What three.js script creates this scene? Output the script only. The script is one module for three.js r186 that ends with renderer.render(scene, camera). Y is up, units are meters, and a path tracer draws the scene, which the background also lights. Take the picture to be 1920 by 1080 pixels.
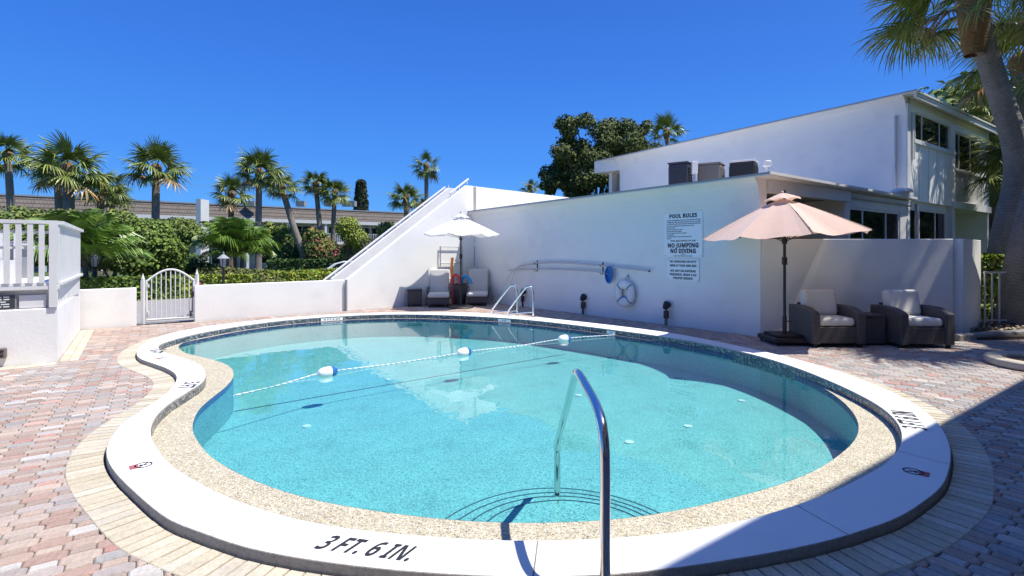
import * as THREE from 'three';
import { mergeGeometries } from 'three/addons/utils/BufferGeometryUtils.js';
import { RoundedBoxGeometry } from 'three/addons/geometries/RoundedBoxGeometry.js';
import { FontLoader } from 'three/addons/loaders/FontLoader.js';

// ---------------------------------------------------------------- camera, sky, sun, exposure
const scene = new THREE.Scene();
const FOCAL = 968, HORIZON = 472, EYE = 1.6;               // lens in photo pixels (1920 x 1080), eye height in metres
const camera = new THREE.PerspectiveCamera(2 * Math.atan(540 / FOCAL) * 180 / Math.PI, 1920 / 1080, 0.05, 2000);
camera.position.set(0, EYE, 0);
camera.lookAt(0, EYE, -10);
camera.setViewOffset(1920, 1080, 0, 540 - HORIZON, 1920, 1080);   // shifted lens: verticals stay vertical
const renderer = new THREE.WebGLRenderer({ antialias: true });
renderer.toneMapping = THREE.LinearToneMapping;
renderer.toneMappingExposure = 1.28;
renderer.shadowMap.enabled = true;

const SUN_EL = 65 * Math.PI / 180, SUN_AZ = 8 * Math.PI / 180;
const SUN = new THREE.Vector3(Math.cos(SUN_EL) * Math.cos(SUN_AZ), Math.sin(SUN_EL), Math.cos(SUN_EL) * Math.sin(SUN_AZ));
const sun = new THREE.DirectionalLight(new THREE.Color().setRGB(1, 0.95, 0.87), 5.0);
sun.name = 'sun';
sun.position.copy(SUN).multiplyScalar(60);
sun.castShadow = true;
Object.assign(sun.shadow.camera, { left: -40, right: 40, top: 40, bottom: -40, near: 1, far: 160 });
sun.shadow.mapSize.set(4096, 4096);
scene.add(sun, sun.target);

{ // clear deep blue sky: pale at the horizon, darker overhead, a soft brightening round the sun
  const W = 512, H = 256, data = new Float32Array(W * H * 4);
  const stops = [[0, 0.14, 0.40, 0.80], [0.06, 0.10, 0.34, 0.79], [0.16, 0.062, 0.25, 0.745], [0.3, 0.040, 0.18, 0.65], [0.44, 0.028, 0.135, 0.55], [0.7, 0.021, 0.108, 0.48], [1, 0.018, 0.10, 0.46]];
  for (let r = 0; r < H; r++) for (let c = 0; c < W; c++) {
    const up = ((r + 0.5) / H - 0.5) * Math.PI, y = Math.max(0, Math.sin(up)), ro = ((c + 0.5) / W - 0.5) * 2 * Math.PI;
    let k = 0; while (k < stops.length - 2 && y > stops[k + 1][0]) k++;
    const a = stops[k], b = stops[k + 1], t = Math.min(1, (y - a[0]) / (b[0] - a[0]));
    const cs = Math.cos(ro) * Math.cos(up) * SUN.x + Math.sin(up) * SUN.y + Math.sin(ro) * Math.cos(up) * SUN.z;
    const glow = 0.45 * Math.exp((cs - 1) * 9) + 0.03 * Math.exp((cs - 1) * 2.2);
    const o = (r * W + c) * 4;
    data[o] = a[1] + (b[1] - a[1]) * t + glow * 0.55; data[o + 1] = a[2] + (b[2] - a[2]) * t + glow * 0.62; data[o + 2] = a[3] + (b[3] - a[3]) * t + glow * 0.7; data[o + 3] = 1;
  }
  const sky = new THREE.DataTexture(data, W, H, THREE.RGBAFormat, THREE.FloatType);
  sky.mapping = THREE.EquirectangularReflectionMapping; sky.magFilter = THREE.LinearFilter; sky.needsUpdate = true;
  scene.background = sky; scene.environment = sky;
}

// ---------------------------------------------------------------- helpers
const PI = Math.PI, sin = Math.sin, cos = Math.cos;
const V = (x, y, z) => new THREE.Vector3(x, y, z);
const rng = (s) => () => { s |= 0; s = s + 0x6D2B79F5 | 0; let t = Math.imul(s ^ s >>> 15, 1 | s); t = t + Math.imul(t ^ t >>> 7, 61 | t) ^ t; return ((t ^ t >>> 14) >>> 0) / 4294967296; };
const lerp = (a, b, t) => a + (b - a) * t;
const RGB = (r, g, b) => new THREE.Color().setRGB(r, g, b);
// a photo pixel seen on the level y, and a photo pixel at a known depth
const gp = (px, py, y = 0) => { const d = (EYE - y) * FOCAL / (py - HORIZON); return V((px - 960) / FOCAL * d, y, -d); };
const at = (px, py, d) => V((px - 960) / FOCAL * d, EYE - (py - HORIZON) / FOCAL * d, -d);
const names = {};
const numbered = (n) => { const k = names[n] = (names[n] ?? -1) + 1; return k ? `${n}_${String(k).padStart(3, '0')}` : n; };
function tag(o, label, category, group, kind) { if (label) o.userData.label = label; if (category) o.userData.category = category; if (group) o.userData.group = group; if (kind) o.userData.kind = kind; return o; }
function thing(name, label, category, pos = [0, 0, 0], turn = 0, group) {
  const o = new THREE.Group(); o.name = numbered(name); o.position.set(...pos); o.rotation.y = turn; scene.add(o);
  return tag(o, label, category, group);
}
function flat(g) { // non-indexed, with normal and uv only (and colour if present)
  let h = g.index ? g.toNonIndexed() : g;
  for (const k of Object.keys(h.attributes)) if (!['position', 'normal', 'uv', 'color'].includes(k)) h.deleteAttribute(k);
  if (!h.attributes.normal) h.computeVertexNormals();
  return h;
}
function boxUV(g) { // uv in metres, projected along the main axis of every face
  const p = g.attributes.position, n = p.count, uv = new Float32Array(n * 2), a = V(), b = V(), c = V(), q = V();
  for (let i = 0; i < n; i += 3) {
    a.fromBufferAttribute(p, i); b.fromBufferAttribute(p, i + 1); c.fromBufferAttribute(p, i + 2);
    q.copy(b).sub(a).cross(c.clone().sub(a)); const x = Math.abs(q.x), y = Math.abs(q.y), z = Math.abs(q.z);
    [a, b, c].forEach((v, k) => { const u = y >= x && y >= z ? [v.x, v.z] : x >= z ? [v.z, v.y] : [v.x, v.y]; uv[(i + k) * 2] = u[0]; uv[(i + k) * 2 + 1] = u[1]; });
  }
  g.setAttribute('uv', new THREE.BufferAttribute(uv, 2)); return g;
}
function merged(geos, keepUV) {
  const list = [].concat(geos).map((g) => { const h = flat(g); return keepUV ? h : boxUV(h); });
  return list.length > 1 ? mergeGeometries(list) : list[0];
}
function obj(name, geos, mat, parent = scene, keepUV = false) {
  const m = new THREE.Mesh(merged(geos, keepUV), mat);
  m.name = parent === scene ? numbered(name) : name; m.castShadow = m.receiveShadow = true; parent.add(m); return m;
}
function inst(name, geo, mat, parent = scene) { const m = new THREE.Mesh(geo, mat); m.name = parent === scene ? numbered(name) : name; m.castShadow = m.receiveShadow = true; parent.add(m); return m; }
const move = (g, x, y, z) => g.translate(x, y, z);
const box = (w, h, d, x = 0, y = 0, z = 0) => new THREE.BoxGeometry(w, h, d).translate(x, y, z);
const rbox = (w, h, d, r, x = 0, y = 0, z = 0, s = 2) => new RoundedBoxGeometry(w, h, d, s, Math.min(r, w / 2 - 1e-4, h / 2 - 1e-4, d / 2 - 1e-4)).translate(x, y, z);
const cyl = (r0, r1, h, x = 0, y = 0, z = 0, n = 16) => new THREE.CylinderGeometry(r1, r0, h, n).translate(x, y + h / 2, z);
function tube(pts, r, seg = 0, n = 10, closed = false) {
  const c = new THREE.CatmullRomCurve3(pts, closed, 'centripetal');
  return new THREE.TubeGeometry(c, seg || pts.length * 6, r, n, closed);
}
function rod(a, b, r, n = 8) { // straight bar
  const d = b.clone().sub(a), g = new THREE.CylinderGeometry(r, r, d.length(), n).translate(0, d.length() / 2, 0);
  return g.applyQuaternion(new THREE.Quaternion().setFromUnitVectors(V(0, 1, 0), d.normalize())).translate(a.x, a.y, a.z);
}
function shapeOf(pts, holes = []) { // pts: [[x, z], ...] in plan
  const s = new THREE.Shape(pts.map(([x, z]) => new THREE.Vector2(x, -z)));
  for (const h of holes) s.holes.push(new THREE.Path(h.map(([x, z]) => new THREE.Vector2(x, -z))));
  return s;
}
const sheet = (pts, y, holes) => new THREE.ShapeGeometry(shapeOf(pts, holes)).rotateX(-PI / 2).translate(0, y, 0);
function prism(pts, y0, y1, holes, bevel = 0) { // plan outline raised from y0 to y1
  return new THREE.ExtrudeGeometry(shapeOf(pts, holes), { depth: y1 - y0 - 2 * bevel, bevelEnabled: bevel > 0, bevelThickness: bevel, bevelSize: bevel, bevelOffset: -bevel, bevelSegments: 2, curveSegments: 4 })
    .rotateX(-PI / 2).translate(0, y0 + bevel, 0);
}
// outline [[s, y], ...] in the upright plane that starts at A and runs towards B; th metres thick, behind that plane when positive
function plate(A, B, outline, th, holes = [], bevel = 0) {
  const s = new THREE.Shape(outline.map(([x, y]) => new THREE.Vector2(x, y)));
  for (const h of holes) s.holes.push(new THREE.Path(h.map(([x, y]) => new THREE.Vector2(x, y))));
  const g = new THREE.ExtrudeGeometry(s, { depth: Math.abs(th) - 2 * bevel, bevelEnabled: bevel > 0, bevelThickness: bevel, bevelSize: bevel, bevelOffset: -bevel, bevelSegments: 2 }).translate(0, 0, bevel);
  const d = V(B.x - A.x, 0, B.z - A.z).normalize(), n = V(-d.z, 0, d.x).multiplyScalar(1); // d x up
  if (th > 0) g.translate(0, 0, -th);
  return g.applyMatrix4(new THREE.Matrix4().makeBasis(d, V(0, 1, 0), n).setPosition(A.x, 0, A.z));
}
const dirOf = (A, B) => V(B.x - A.x, 0, B.z - A.z).normalize();
const along = (A, d, s, back = 0) => V(A.x + d.x * s + d.z * back, A.y, A.z + d.z * s - d.x * back); // back: metres behind the plane
const rect = (x0, y0, x1, y1) => [[x0, y0], [x1, y0], [x1, y1], [x0, y1]];
function closedSpline(pts, n) { return new THREE.CatmullRomCurve3(pts, true, 'centripetal').getSpacedPoints(n).slice(0, n).map((p) => [p.x, p.z]); }
function inside(poly, x, z) { let r = false; for (let i = 0, j = poly.length - 1; i < poly.length; j = i++) { const [a, b] = poly[i], [c, d] = poly[j]; if ((b > z) !== (d > z) && x < (c - a) * (z - b) / (d - b) + a) r = !r; } return r; }
function strip(loop, y0, y1, inward, closed = true) { // upright band along a plan outline
  const n = loop.length, pos = [], uv = []; let s = 0;
  for (let i = 0; i < (closed ? n : n - 1); i++) {
    const a = loop[i], b = loop[(i + 1) % n], l = Math.hypot(b[0] - a[0], b[1] - a[1]);
    const q = [[a[0], y0, a[1], s, y0], [b[0], y0, b[1], s + l, y0], [b[0], y1, b[1], s + l, y1], [a[0], y1, a[1], s, y1]];
    for (const k of inward ? [0, 1, 2, 0, 2, 3] : [0, 2, 1, 0, 3, 2]) { pos.push(...q[k].slice(0, 3)); uv.push(q[k][3], q[k][4]); }
    s += l;
  }
  const g = new THREE.BufferGeometry(); g.setAttribute('position', new THREE.Float32BufferAttribute(pos, 3)); g.setAttribute('uv', new THREE.Float32BufferAttribute(uv, 2)); g.computeVertexNormals(); return g;
}

// ---------------------------------------------------------------- textures and materials
function lattice(n, seed) { const r = rng(seed), a = new Float32Array(n * n).map(() => r()); return (x, y) => { const ix = Math.floor(x), iy = Math.floor(y), fx = x - ix, fy = y - iy, u = fx * fx * (3 - 2 * fx), v = fy * fy * (3 - 2 * fy), m = (k) => ((k % n) + n) % n, g = (i, j) => a[m(j) * n + m(i)]; return lerp(lerp(g(ix, iy), g(ix + 1, iy), u), lerp(g(ix, iy + 1), g(ix + 1, iy + 1), u), v); }; }
function fbm(seed, base, oct) { const ls = Array.from({ length: oct }, (_, k) => lattice(base << k, seed + k * 77)); return (u, v) => { let s = 0, w = 0.5, t = 0; ls.forEach((l, k) => { s += w * l(u * (base << k), v * (base << k)); t += w; w *= 0.55; }); return s / t; }; }
function tex(size, fn, srgb = false, metres = 1) { // fn(u, v) -> grey or [r, g, b], 0..1
  const d = new Uint8Array(size * size * 4);
  for (let y = 0; y < size; y++) for (let x = 0; x < size; x++) { const c = fn(x / size, y / size, x, y), o = (y * size + x) * 4, k = typeof c === 'number' ? [c, c, c] : c; for (let i = 0; i < 3; i++) d[o + i] = Math.max(0, Math.min(255, k[i] * 255)); d[o + 3] = 255; }
  const t = new THREE.DataTexture(d, size, size); t.wrapS = t.wrapT = THREE.RepeatWrapping; t.magFilter = THREE.LinearFilter; t.minFilter = THREE.LinearMipmapLinearFilter; t.generateMipmaps = true;
  if (srgb) t.colorSpace = THREE.SRGBColorSpace; t.repeat.set(1 / metres, 1 / metres); t.needsUpdate = true; return t;
}
const scaled = (t, m, mz = m) => { const c = t.clone(); c.repeat.set(1 / m, 1 / mz); c.needsUpdate = true; return c; };
const nA = fbm(11, 4, 6), nB = fbm(23, 8, 5), nC = fbm(31, 32, 3), nD = fbm(47, 64, 2);
const T = {
  stuccoBump: tex(512, (u, v) => 0.5 * nC(u, v) + 0.35 * nD(u, v) + 0.25 * nA(u, v), false, 0.9),
  stain: tex(512, (u, v) => { const a = nA(u, v), b = nB(u, v); return 0.955 + 0.13 * (a - 0.42) - 0.07 * Math.max(0, b - 0.58) / 0.3; }, false, 3.7),
  grain: tex(512, (u, v) => 0.70 + 0.28 * nD(u, v) + 0.16 * (nB(u, v) - 0.5) + 0.16 * (nA(u, v) - 0.5), false, 0.8),
  grainBump: tex(256, (u, v) => 0.6 * nD(u, v) + 0.4 * nC(u, v), false, 0.5),
  soft: tex(256, (u, v) => 0.86 + 0.25 * (nA(u, v) - 0.45), false, 2.3),
};
{ // exposed pebbles of the pool ledge, speckled quartz of the pool floor, mosaic of the waterline
  const r = rng(5), N = 512, dots = (n, pal, bg, rad, jit) => {
    const a = new Float32Array(N * N * 3), hgt = new Float32Array(N * N);
    for (let i = 0; i < N * N; i++) { const k = 1 + jit * (nA((i % N) / N, Math.floor(i / N) / N) - 0.5); for (let c = 0; c < 3; c++) a[i * 3 + c] = bg[c] * k; }
    for (let i = 0; i < n; i++) { const x = r() * N, y = r() * N, q = rad[0] + r() * (rad[1] - rad[0]), p = pal[Math.floor(r() * pal.length)], k = 0.8 + 0.4 * r();
      for (let dy = -Math.ceil(q); dy <= q; dy++) for (let dx = -Math.ceil(q); dx <= q; dx++) { const e = dx * dx + dy * dy; if (e > q * q) continue; const o = ((Math.floor(y + dy) + N) % N) * N + (Math.floor(x + dx) + N) % N; for (let c = 0; c < 3; c++) a[o * 3 + c] = p[c] * k; hgt[o] = 1 - e / (q * q); } }
    return [a, hgt];
  };
  const [pa, ph] = dots(14000, [[0.84, 0.79, 0.66], [0.80, 0.75, 0.63], [0.88, 0.85, 0.76], [0.72, 0.67, 0.57], [0.83, 0.76, 0.60], [0.90, 0.88, 0.82], [0.50, 0.47, 0.42], [0.78, 0.75, 0.68]], [0.80, 0.76, 0.66], [1.5, 3.6], 0.5);
  T.pebble = tex(N, (u, v, x, y) => [0, 1, 2].map((c) => pa[(y * N + x) * 3 + c]), true, 0.75);
  T.pebbleBump = tex(N, (u, v, x, y) => ph[y * N + x], false, 0.75);
  const [qa] = dots(15000, [[0.97, 0.97, 0.97], [0.92, 0.94, 0.94], [0.70, 0.74, 0.76], [0.62, 0.67, 0.70], [0.83, 0.86, 0.87], [0.94, 0.97, 0.97]], [0.84, 0.87, 0.87], [1.2, 2.6], 0.3);
  T.quartz = tex(N, (u, v, x, y) => [0, 1, 2].map((c) => qa[(y * N + x) * 3 + c]), true, 1.3);
  const m = rng(9), cells = 48, pal = [[0.16, 0.20, 0.25], [0.24, 0.28, 0.33], [0.32, 0.36, 0.40], [0.42, 0.45, 0.47], [0.18, 0.24, 0.33], [0.50, 0.52, 0.53], [0.30, 0.31, 0.31], [0.22, 0.25, 0.28]];
  const cc = Array.from({ length: cells * cells }, () => pal[Math.floor(m() * pal.length)]);
  T.mosaic = tex(512, (u, v) => { const x = u * cells, y = v * cells, fx = x % 1, fy = y % 1; return fx < 0.1 || fy < 0.1 ? [0.26, 0.27, 0.27] : cc[Math.floor(y) * cells + Math.floor(x)].map((c) => c * 1.25); }, true, 1.15);
  T.blueMosaic = tex(256, (u, v) => { const x = u * 20, y = v * 20, fx = x % 1, fy = y % 1; return fx < 0.08 || fy < 0.08 ? [0.30, 0.36, 0.44] : [0.05, 0.17 + 0.1 * nC(Math.floor(x) / 20, Math.floor(y) / 20), 0.46]; }, true, 0.5);
  const k1 = fbm(71, 5, 3), k2 = fbm(83, 9, 3);
  T.wave = tex(512, (u, v) => 0.6 * k1(u, v) + 0.4 * k2(v, u), false, 2.6);
  T.weave = tex(256, (u, v) => { const a = u * 16, b = v * 16, o = (Math.floor(a) + Math.floor(b)) % 2, s = o ? Math.sin((a % 1) * PI) : Math.sin((b % 1) * PI); return 0.35 + 0.65 * s; }, false, 0.34);
  T.weaveColor = tex(256, (u, v) => { const a = u * 16, b = v * 16, o = (Math.floor(a) + Math.floor(b)) % 2, s = o ? Math.sin((a % 1) * PI) : Math.sin((b % 1) * PI); return (0.12 + 0.8 * s * s) * (0.7 + 0.7 * nC(u, v)); }, false, 0.34);
  T.bark = tex(512, (u, v) => { const rings = 0.5 + 0.5 * Math.sin((v * 22 + 1.2 * nA(u, v)) * 2 * PI); return 0.30 + 0.32 * nB(u, v) + 0.20 * rings * nC(u, v) + 0.28 * nD(u, v); }, false, 1.5);
  T.fabric = tex(256, (u, v, x, y) => 0.80 + 0.10 * ((x + y) % 2) + 0.12 * nA(u, v), false, 0.4);
  T.rooftile = tex(256, (u, v) => { const row = (v * 8) % 1, col = (u * 14 + (Math.floor(v * 8) % 2) * 0.5) % 1; return (row < 0.22 ? 0.45 : 0.95) * (0.72 + 0.28 * Math.sin(col * PI)) * (0.75 + 0.4 * nC(Math.floor(u * 14) / 14, Math.floor(v * 8) / 8)); }, false, 3.2);
}
const std = (o) => new THREE.MeshStandardMaterial(o), phys = (o) => new THREE.MeshPhysicalMaterial(o);
const M = {
  stucco: std({ name: 'white_stucco', color: RGB(0.86, 0.85, 0.815), map: T.stain, bumpMap: T.stuccoBump, bumpScale: 0.0025, roughness: 0.92 }),
  tan: std({ name: 'tan_stucco', color: RGB(0.33, 0.25, 0.19), map: T.stain, bumpMap: T.stuccoBump, bumpScale: 0.003, roughness: 0.9 }),
  trim: std({ name: 'white_trim_paint', color: RGB(0.80, 0.80, 0.78), map: T.soft, roughness: 0.55 }),
  coping: std({ name: 'white_coping_paint', color: RGB(0.82, 0.82, 0.81), map: T.stain, bumpMap: T.grainBump, bumpScale: 0.0012, roughness: 0.75 }),
  concrete: std({ name: 'bare_concrete', color: RGB(0.42, 0.40, 0.37), map: T.grain, bumpMap: T.grainBump, bumpScale: 0.004, roughness: 0.95 }),
  pebble: std({ name: 'pebble_finish', color: RGB(0.80, 0.81, 0.82), map: T.pebble, bumpMap: T.pebbleBump, bumpScale: 0.0015, roughness: 0.8 }),
  plaster: std({ name: 'aqua_quartz_plaster', color: RGB(0.29, 0.575, 0.56), map: T.quartz, roughness: 0.9 }),
  mosaic: std({ name: 'dark_glass_mosaic', color: RGB(1, 1, 1), map: T.mosaic, roughness: 0.25 }),
  blueMosaic: std({ name: 'blue_glass_mosaic', color: RGB(1, 1, 1), map: T.blueMosaic, roughness: 0.25 }),
  navy: std({ name: 'navy_edge_tile', color: RGB(0.06, 0.10, 0.12), roughness: 0.3 }),
  water: phys({ name: 'pool_water', color: RGB(0.71, 0.95, 0.955), transmission: 1, thickness: 0, ior: 1.333, roughness: 0.015, bumpMap: T.wave, bumpScale: 0.0035 }),
  steel: std({ name: 'stainless_steel', color: RGB(0.72, 0.72, 0.71), metalness: 1, roughness: 0.12 }),
  aluminium: std({ name: 'dull_aluminium', color: RGB(0.55, 0.57, 0.58), metalness: 1, roughness: 0.45 }),
  black: std({ name: 'black_plastic', color: RGB(0.018, 0.018, 0.02), roughness: 0.5 }),
  blackMetal: std({ name: 'black_powder_coat', color: RGB(0.02, 0.02, 0.024), roughness: 0.38 }),
  wicker: std({ name: 'dark_wicker', color: RGB(0.17, 0.155, 0.15), map: T.weaveColor, bumpMap: T.weave, bumpScale: 0.009, roughness: 0.5 }),
  cushion: std({ name: 'cream_cushion', color: RGB(0.80, 0.77, 0.70), map: T.fabric, bumpMap: T.fabric, bumpScale: 0.002, roughness: 0.95 }),
  cushionGrey: std({ name: 'pale_grey_cushion', color: RGB(0.66, 0.65, 0.62), map: T.fabric, bumpMap: T.fabric, bumpScale: 0.002, roughness: 0.95 }),
  peach: phys({ name: 'peach_canvas', color: RGB(0.86, 0.62, 0.50), map: T.fabric, roughness: 1, transmission: 0.3, thickness: 0, side: THREE.DoubleSide }),
  white: phys({ name: 'white_canvas', color: RGB(0.88, 0.88, 0.87), map: T.fabric, roughness: 1, transmission: 0.25, thickness: 0, side: THREE.DoubleSide }),
  glass: phys({ name: 'dark_window_glass', color: RGB(0.012, 0.016, 0.016), roughness: 0.03, specularIntensity: 0.6, ior: 1.5 }),
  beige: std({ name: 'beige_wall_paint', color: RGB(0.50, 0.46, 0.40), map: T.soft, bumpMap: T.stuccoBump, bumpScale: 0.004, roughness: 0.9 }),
  greyPaint: std({ name: 'grey_paint', color: RGB(0.34, 0.36, 0.38), map: T.soft, roughness: 0.7 }),
  soil: std({ name: 'brown_mulch', color: RGB(0.13, 0.10, 0.075), map: T.grain, bumpMap: T.grainBump, bumpScale: 0.02, roughness: 1 }),
  sand: std({ name: 'joint_sand', color: RGB(0.17, 0.15, 0.135), map: T.grain, roughness: 1 }),
  path: std({ name: 'grey_paving', color: RGB(0.36, 0.345, 0.33), map: T.grain, bumpMap: T.grainBump, bumpScale: 0.004, roughness: 0.95 }),
  asphalt: std({ name: 'asphalt', color: RGB(0.10, 0.10, 0.10), map: T.grain, roughness: 0.95 }),
  lawn: std({ name: 'lawn_ground', color: RGB(0.07, 0.12, 0.03), map: T.grain, roughness: 1 }),
  bark: std({ name: 'palm_bark', color: RGB(0.36, 0.32, 0.27), map: T.bark, bumpMap: T.bark, bumpScale: 0.035, roughness: 0.95 }),
  barkDark: std({ name: 'brown_palm_bark', color: RGB(0.27, 0.21, 0.16), map: T.bark, bumpMap: T.bark, bumpScale: 0.03, roughness: 0.95 }),
  boots: std({ name: 'orange_brown_leaf_bases', color: RGB(0.34, 0.20, 0.085), map: T.bark, bumpMap: T.bark, bumpScale: 0.05, roughness: 0.95 }),
  leaf: phys({ name: 'leaf', color: RGB(1, 1, 1), vertexColors: true, roughness: 0.7, specularIntensity: 0.6, side: THREE.DoubleSide }),
  palmLeaf: std({ name: 'palm_leaf', color: RGB(1, 1, 1), vertexColors: true, roughness: 0.42, side: THREE.DoubleSide }),
  red: std({ name: 'red_paint', color: RGB(0.46, 0.13, 0.14), map: T.grain, roughness: 0.8 }),
  ink: std({ name: 'black_stencil_paint', color: RGB(0.02, 0.022, 0.028), map: T.stain, roughness: 0.7 }),
  vertex: std({ name: 'tinted_paver', color: RGB(1, 1, 1), vertexColors: true, map: T.grain, bumpMap: T.grainBump, bumpScale: 0.004, roughness: 0.95 }),
};
const font = await new FontLoader().loadAsync('fonts/droid/droid_sans_bold.typeface.json');
// ---------------------------------------------------------------- site lines, measured on the ground
const COPE = 0.06, WATER = -0.045, LEDGE = -0.04, FLOOR = -0.48;
const U = V(0.822, 0, -0.569), W_ = V(-0.569, 0, -0.822);          // the two directions of the buildings
const C1 = gp(1426, 630.7), C2 = gp(890, 563), S0 = gp(650, 583), L0 = gp(150, 617.5), L1 = gp(643, 583.4), R1 = gp(1806, 633), R2 = gp(1839, 612);
const K0 = gp(107.5, 679), K1 = gp(150, 619);
const px2 = (list, y) => list.map(([x, p]) => gp(x, p, y));
const outerPx = [[256, 664], [262, 650], [285, 637], [320, 625], [380, 613], [450, 604], [520, 597], [600, 591], [700, 586.5], [800, 585], [900, 587], [975, 592], [1050, 599], [1150, 610], [1250, 623], [1350, 641], [1450, 663], [1530, 684], [1604, 707], [1670, 734], [1715, 757], [1750, 784], [1772, 812], [1783, 845], [1780, 880], [1766, 912], [1725, 946], [1681, 972], [1620, 994], [1553, 1014], [1460, 1034], [1391, 1046], [1281, 1063], [1170, 1075], [1050, 1081], [950, 1081], [837, 1076], [731, 1068], [650, 1059], [541, 1043], [456, 1025], [384, 1001], [320, 976], [284, 951], [249, 920], [218, 889], [202, 864], [199, 842], [209, 818], [231, 793], [267, 768], [307, 741], [326, 721], [331, 708], [326, 699], [311, 690], [286, 681], [264, 673]];
const innerPx = [[297, 651], [302, 645], [320, 638.5], [370, 625.5], [445, 612], [520, 602], [595, 595.5], [690, 590.3], [771, 589.3], [891, 593], [982, 599], [1073, 608.7], [1163, 620], [1260, 633.5], [1340, 648], [1425, 668], [1489, 688], [1553, 713], [1617, 743], [1655, 766], [1681, 791], [1690, 812], [1688, 832], [1677, 851], [1655, 871], [1617, 893], [1553, 924], [1446, 961], [1340, 986], [1244, 1000], [1133, 1009], [984, 1013], [900, 1011], [806, 1005], [712, 997], [619, 985], [541, 969], [478, 950], [430, 932], [400, 919], [355, 894], [320, 870], [298, 844], [285, 820], [284, 800], [295, 778], [320, 755], [355, 733], [378, 718], [386, 706], [383, 693], [371, 682], [349, 673], [320, 664], [303, 657]];
const waterNearPx = [[1404, 675], [1468, 695], [1532, 722], [1578, 752], [1604, 782], [1610, 803], [1604, 824], [1574, 854], [1523, 886], [1446, 915], [1340, 943], [1244, 963], [1133, 977], [984, 982], [869, 978], [775, 969], [681, 956], [587, 938], [509, 915], [447, 889], [400, 861], [380, 841], [366, 820], [361, 804], [364, 787], [375, 767], [395, 749], [420, 729], [434, 714], [438, 703], [434, 691], [420, 682], [395, 674], [370, 668], [350, 663], [338, 656], [335, 650], [345, 643]];
const outer = closedSpline(px2(outerPx, COPE), 260), inner = closedSpline(px2(innerPx, COPE), 240);
const centre = V(-0.6, 0, -7.4);
const farWater = px2(innerPx.slice(3, 14), COPE).map((p) => p.lerp(centre, 0.012));
const waterLine = closedSpline([...farWater, ...px2(waterNearPx, WATER)], 240);

// ---------------------------------------------------------------- ground
function far(r, n = 48) { return Array.from({ length: n }, (_, i) => [r * cos(i / n * 2 * PI), r * sin(i / n * 2 * PI)]); }
const holeLoop = inner.map((p, i) => { const q = V(p[0], 0, p[1]).lerp(centre, -0.012); return [q.x, q.z]; });
tag(obj('ground', sheet(far(700), -0.045, [holeLoop]), M.lawn), null, null, null, 'structure');

// lawn and garden strip behind the low wall, grey path beyond the gate, car park
const behind = (A, d, s, b) => { const p = along(A, d, s, b); return [p.x, p.z]; };
const dL = dirOf(L0, L1);
tag(obj('path', sheet([behind(L0, dL, -14, 0.25), behind(L0, dL, 13, 0.25), behind(L0, dL, 15, 8.2), behind(L0, dL, -14, 7.0)], -0.012), M.path), null, null, null, 'structure');
tag(obj('garden_bed', sheet([behind(L0, dL, -14, 7.0), behind(L0, dL, 15, 8.2), behind(L0, dL, 20, 16), behind(L0, dL, -14, 16)], -0.008), M.soil), null, null, null, 'structure');
tag(obj('driveway', sheet([behind(L0, dL, 6, 18), behind(L0, dL, 40, 18), behind(L0, dL, 40, 23), behind(L0, dL, 6, 23)], -0.02), M.asphalt), null, null, null, 'structure');

// ---------------------------------------------------------------- brick paving
const pavement = tag(obj('pavement', sheet([[-16, 3], [-16, -8], [L0.x - 3, L0.z + 1.8], [L0.x, L0.z - 0.1], [L1.x, L1.z - 0.1], [C2.x, C2.z - 0.2], [C1.x, C1.z - 0.2], [R1.x, R1.z - 0.2], [R1.x + 0.9, R1.z - 0.4], [16, -8.9], [16, 3]], -0.014, [holeLoop]), M.sand), null, null, null, 'structure');
function outwardOffset(loop, dist) { // loop normals, smoothed, pointing away from the pool
  const n = loop.length; return loop.map((p, i) => { let nx = 0, nz = 0; for (let k = -3; k <= 3; k++) { const a = loop[(i + k - 1 + n) % n], b = loop[(i + k + 1 + n) % n]; nx += b[1] - a[1]; nz += -(b[0] - a[0]); } const l = Math.hypot(nx, nz), s = outSign; return [p[0] + s * nx / l * dist, p[1] + s * nz / l * dist]; });
}
let outSign = 1;
{ const q = outwardOffset(outer, 0.3); if (inside(outer, q[120][0], q[120][1])) outSign = -1; }
const borderLoop = outwardOffset(outer, 0.235);
function pieceGeo(poly, skirt, uvo = [0, 0], bevel = 0.007, top = 0) { // one paver: flat top, eased edge, short skirt
  const n = poly.length, cx = poly.reduce((s, p) => s + p[0], 0) / n, cz = poly.reduce((s, p) => s + p[1], 0) / n, pos = [], idx = [], uv = [];
  const shrink = (p) => { const dx = p[0] - cx, dz = p[1] - cz, l = Math.hypot(dx, dz); return [p[0] - dx / l * bevel * 1.2, p[1] - dz / l * bevel * 1.2]; };
  const rings = [poly.map(shrink), poly, ...(skirt ? [poly] : [])], ys = [top, top - bevel, top - 0.03];
  rings.forEach((r, k) => r.forEach(([x, z]) => { pos.push(x, ys[k], z); uv.push(x + uvo[0], z + uvo[1]); }));
  for (let i = 1; i < n - 1; i++) idx.push(0, i + 1, i);
  for (let k = 0; k < rings.length - 1; k++) for (let i = 0; i < n; i++) { const j = (i + 1) % n, a = k * n + i, b = k * n + j; idx.push(a, b, a + n, b, b + n, a + n); }
  const g = new THREE.BufferGeometry(); g.setAttribute('position', new THREE.Float32BufferAttribute(pos, 3)); g.setAttribute('uv', new THREE.Float32BufferAttribute(uv, 2)); g.setIndex(idx);
  const f = g.toNonIndexed(); f.computeVertexNormals(); return f;
}
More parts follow.
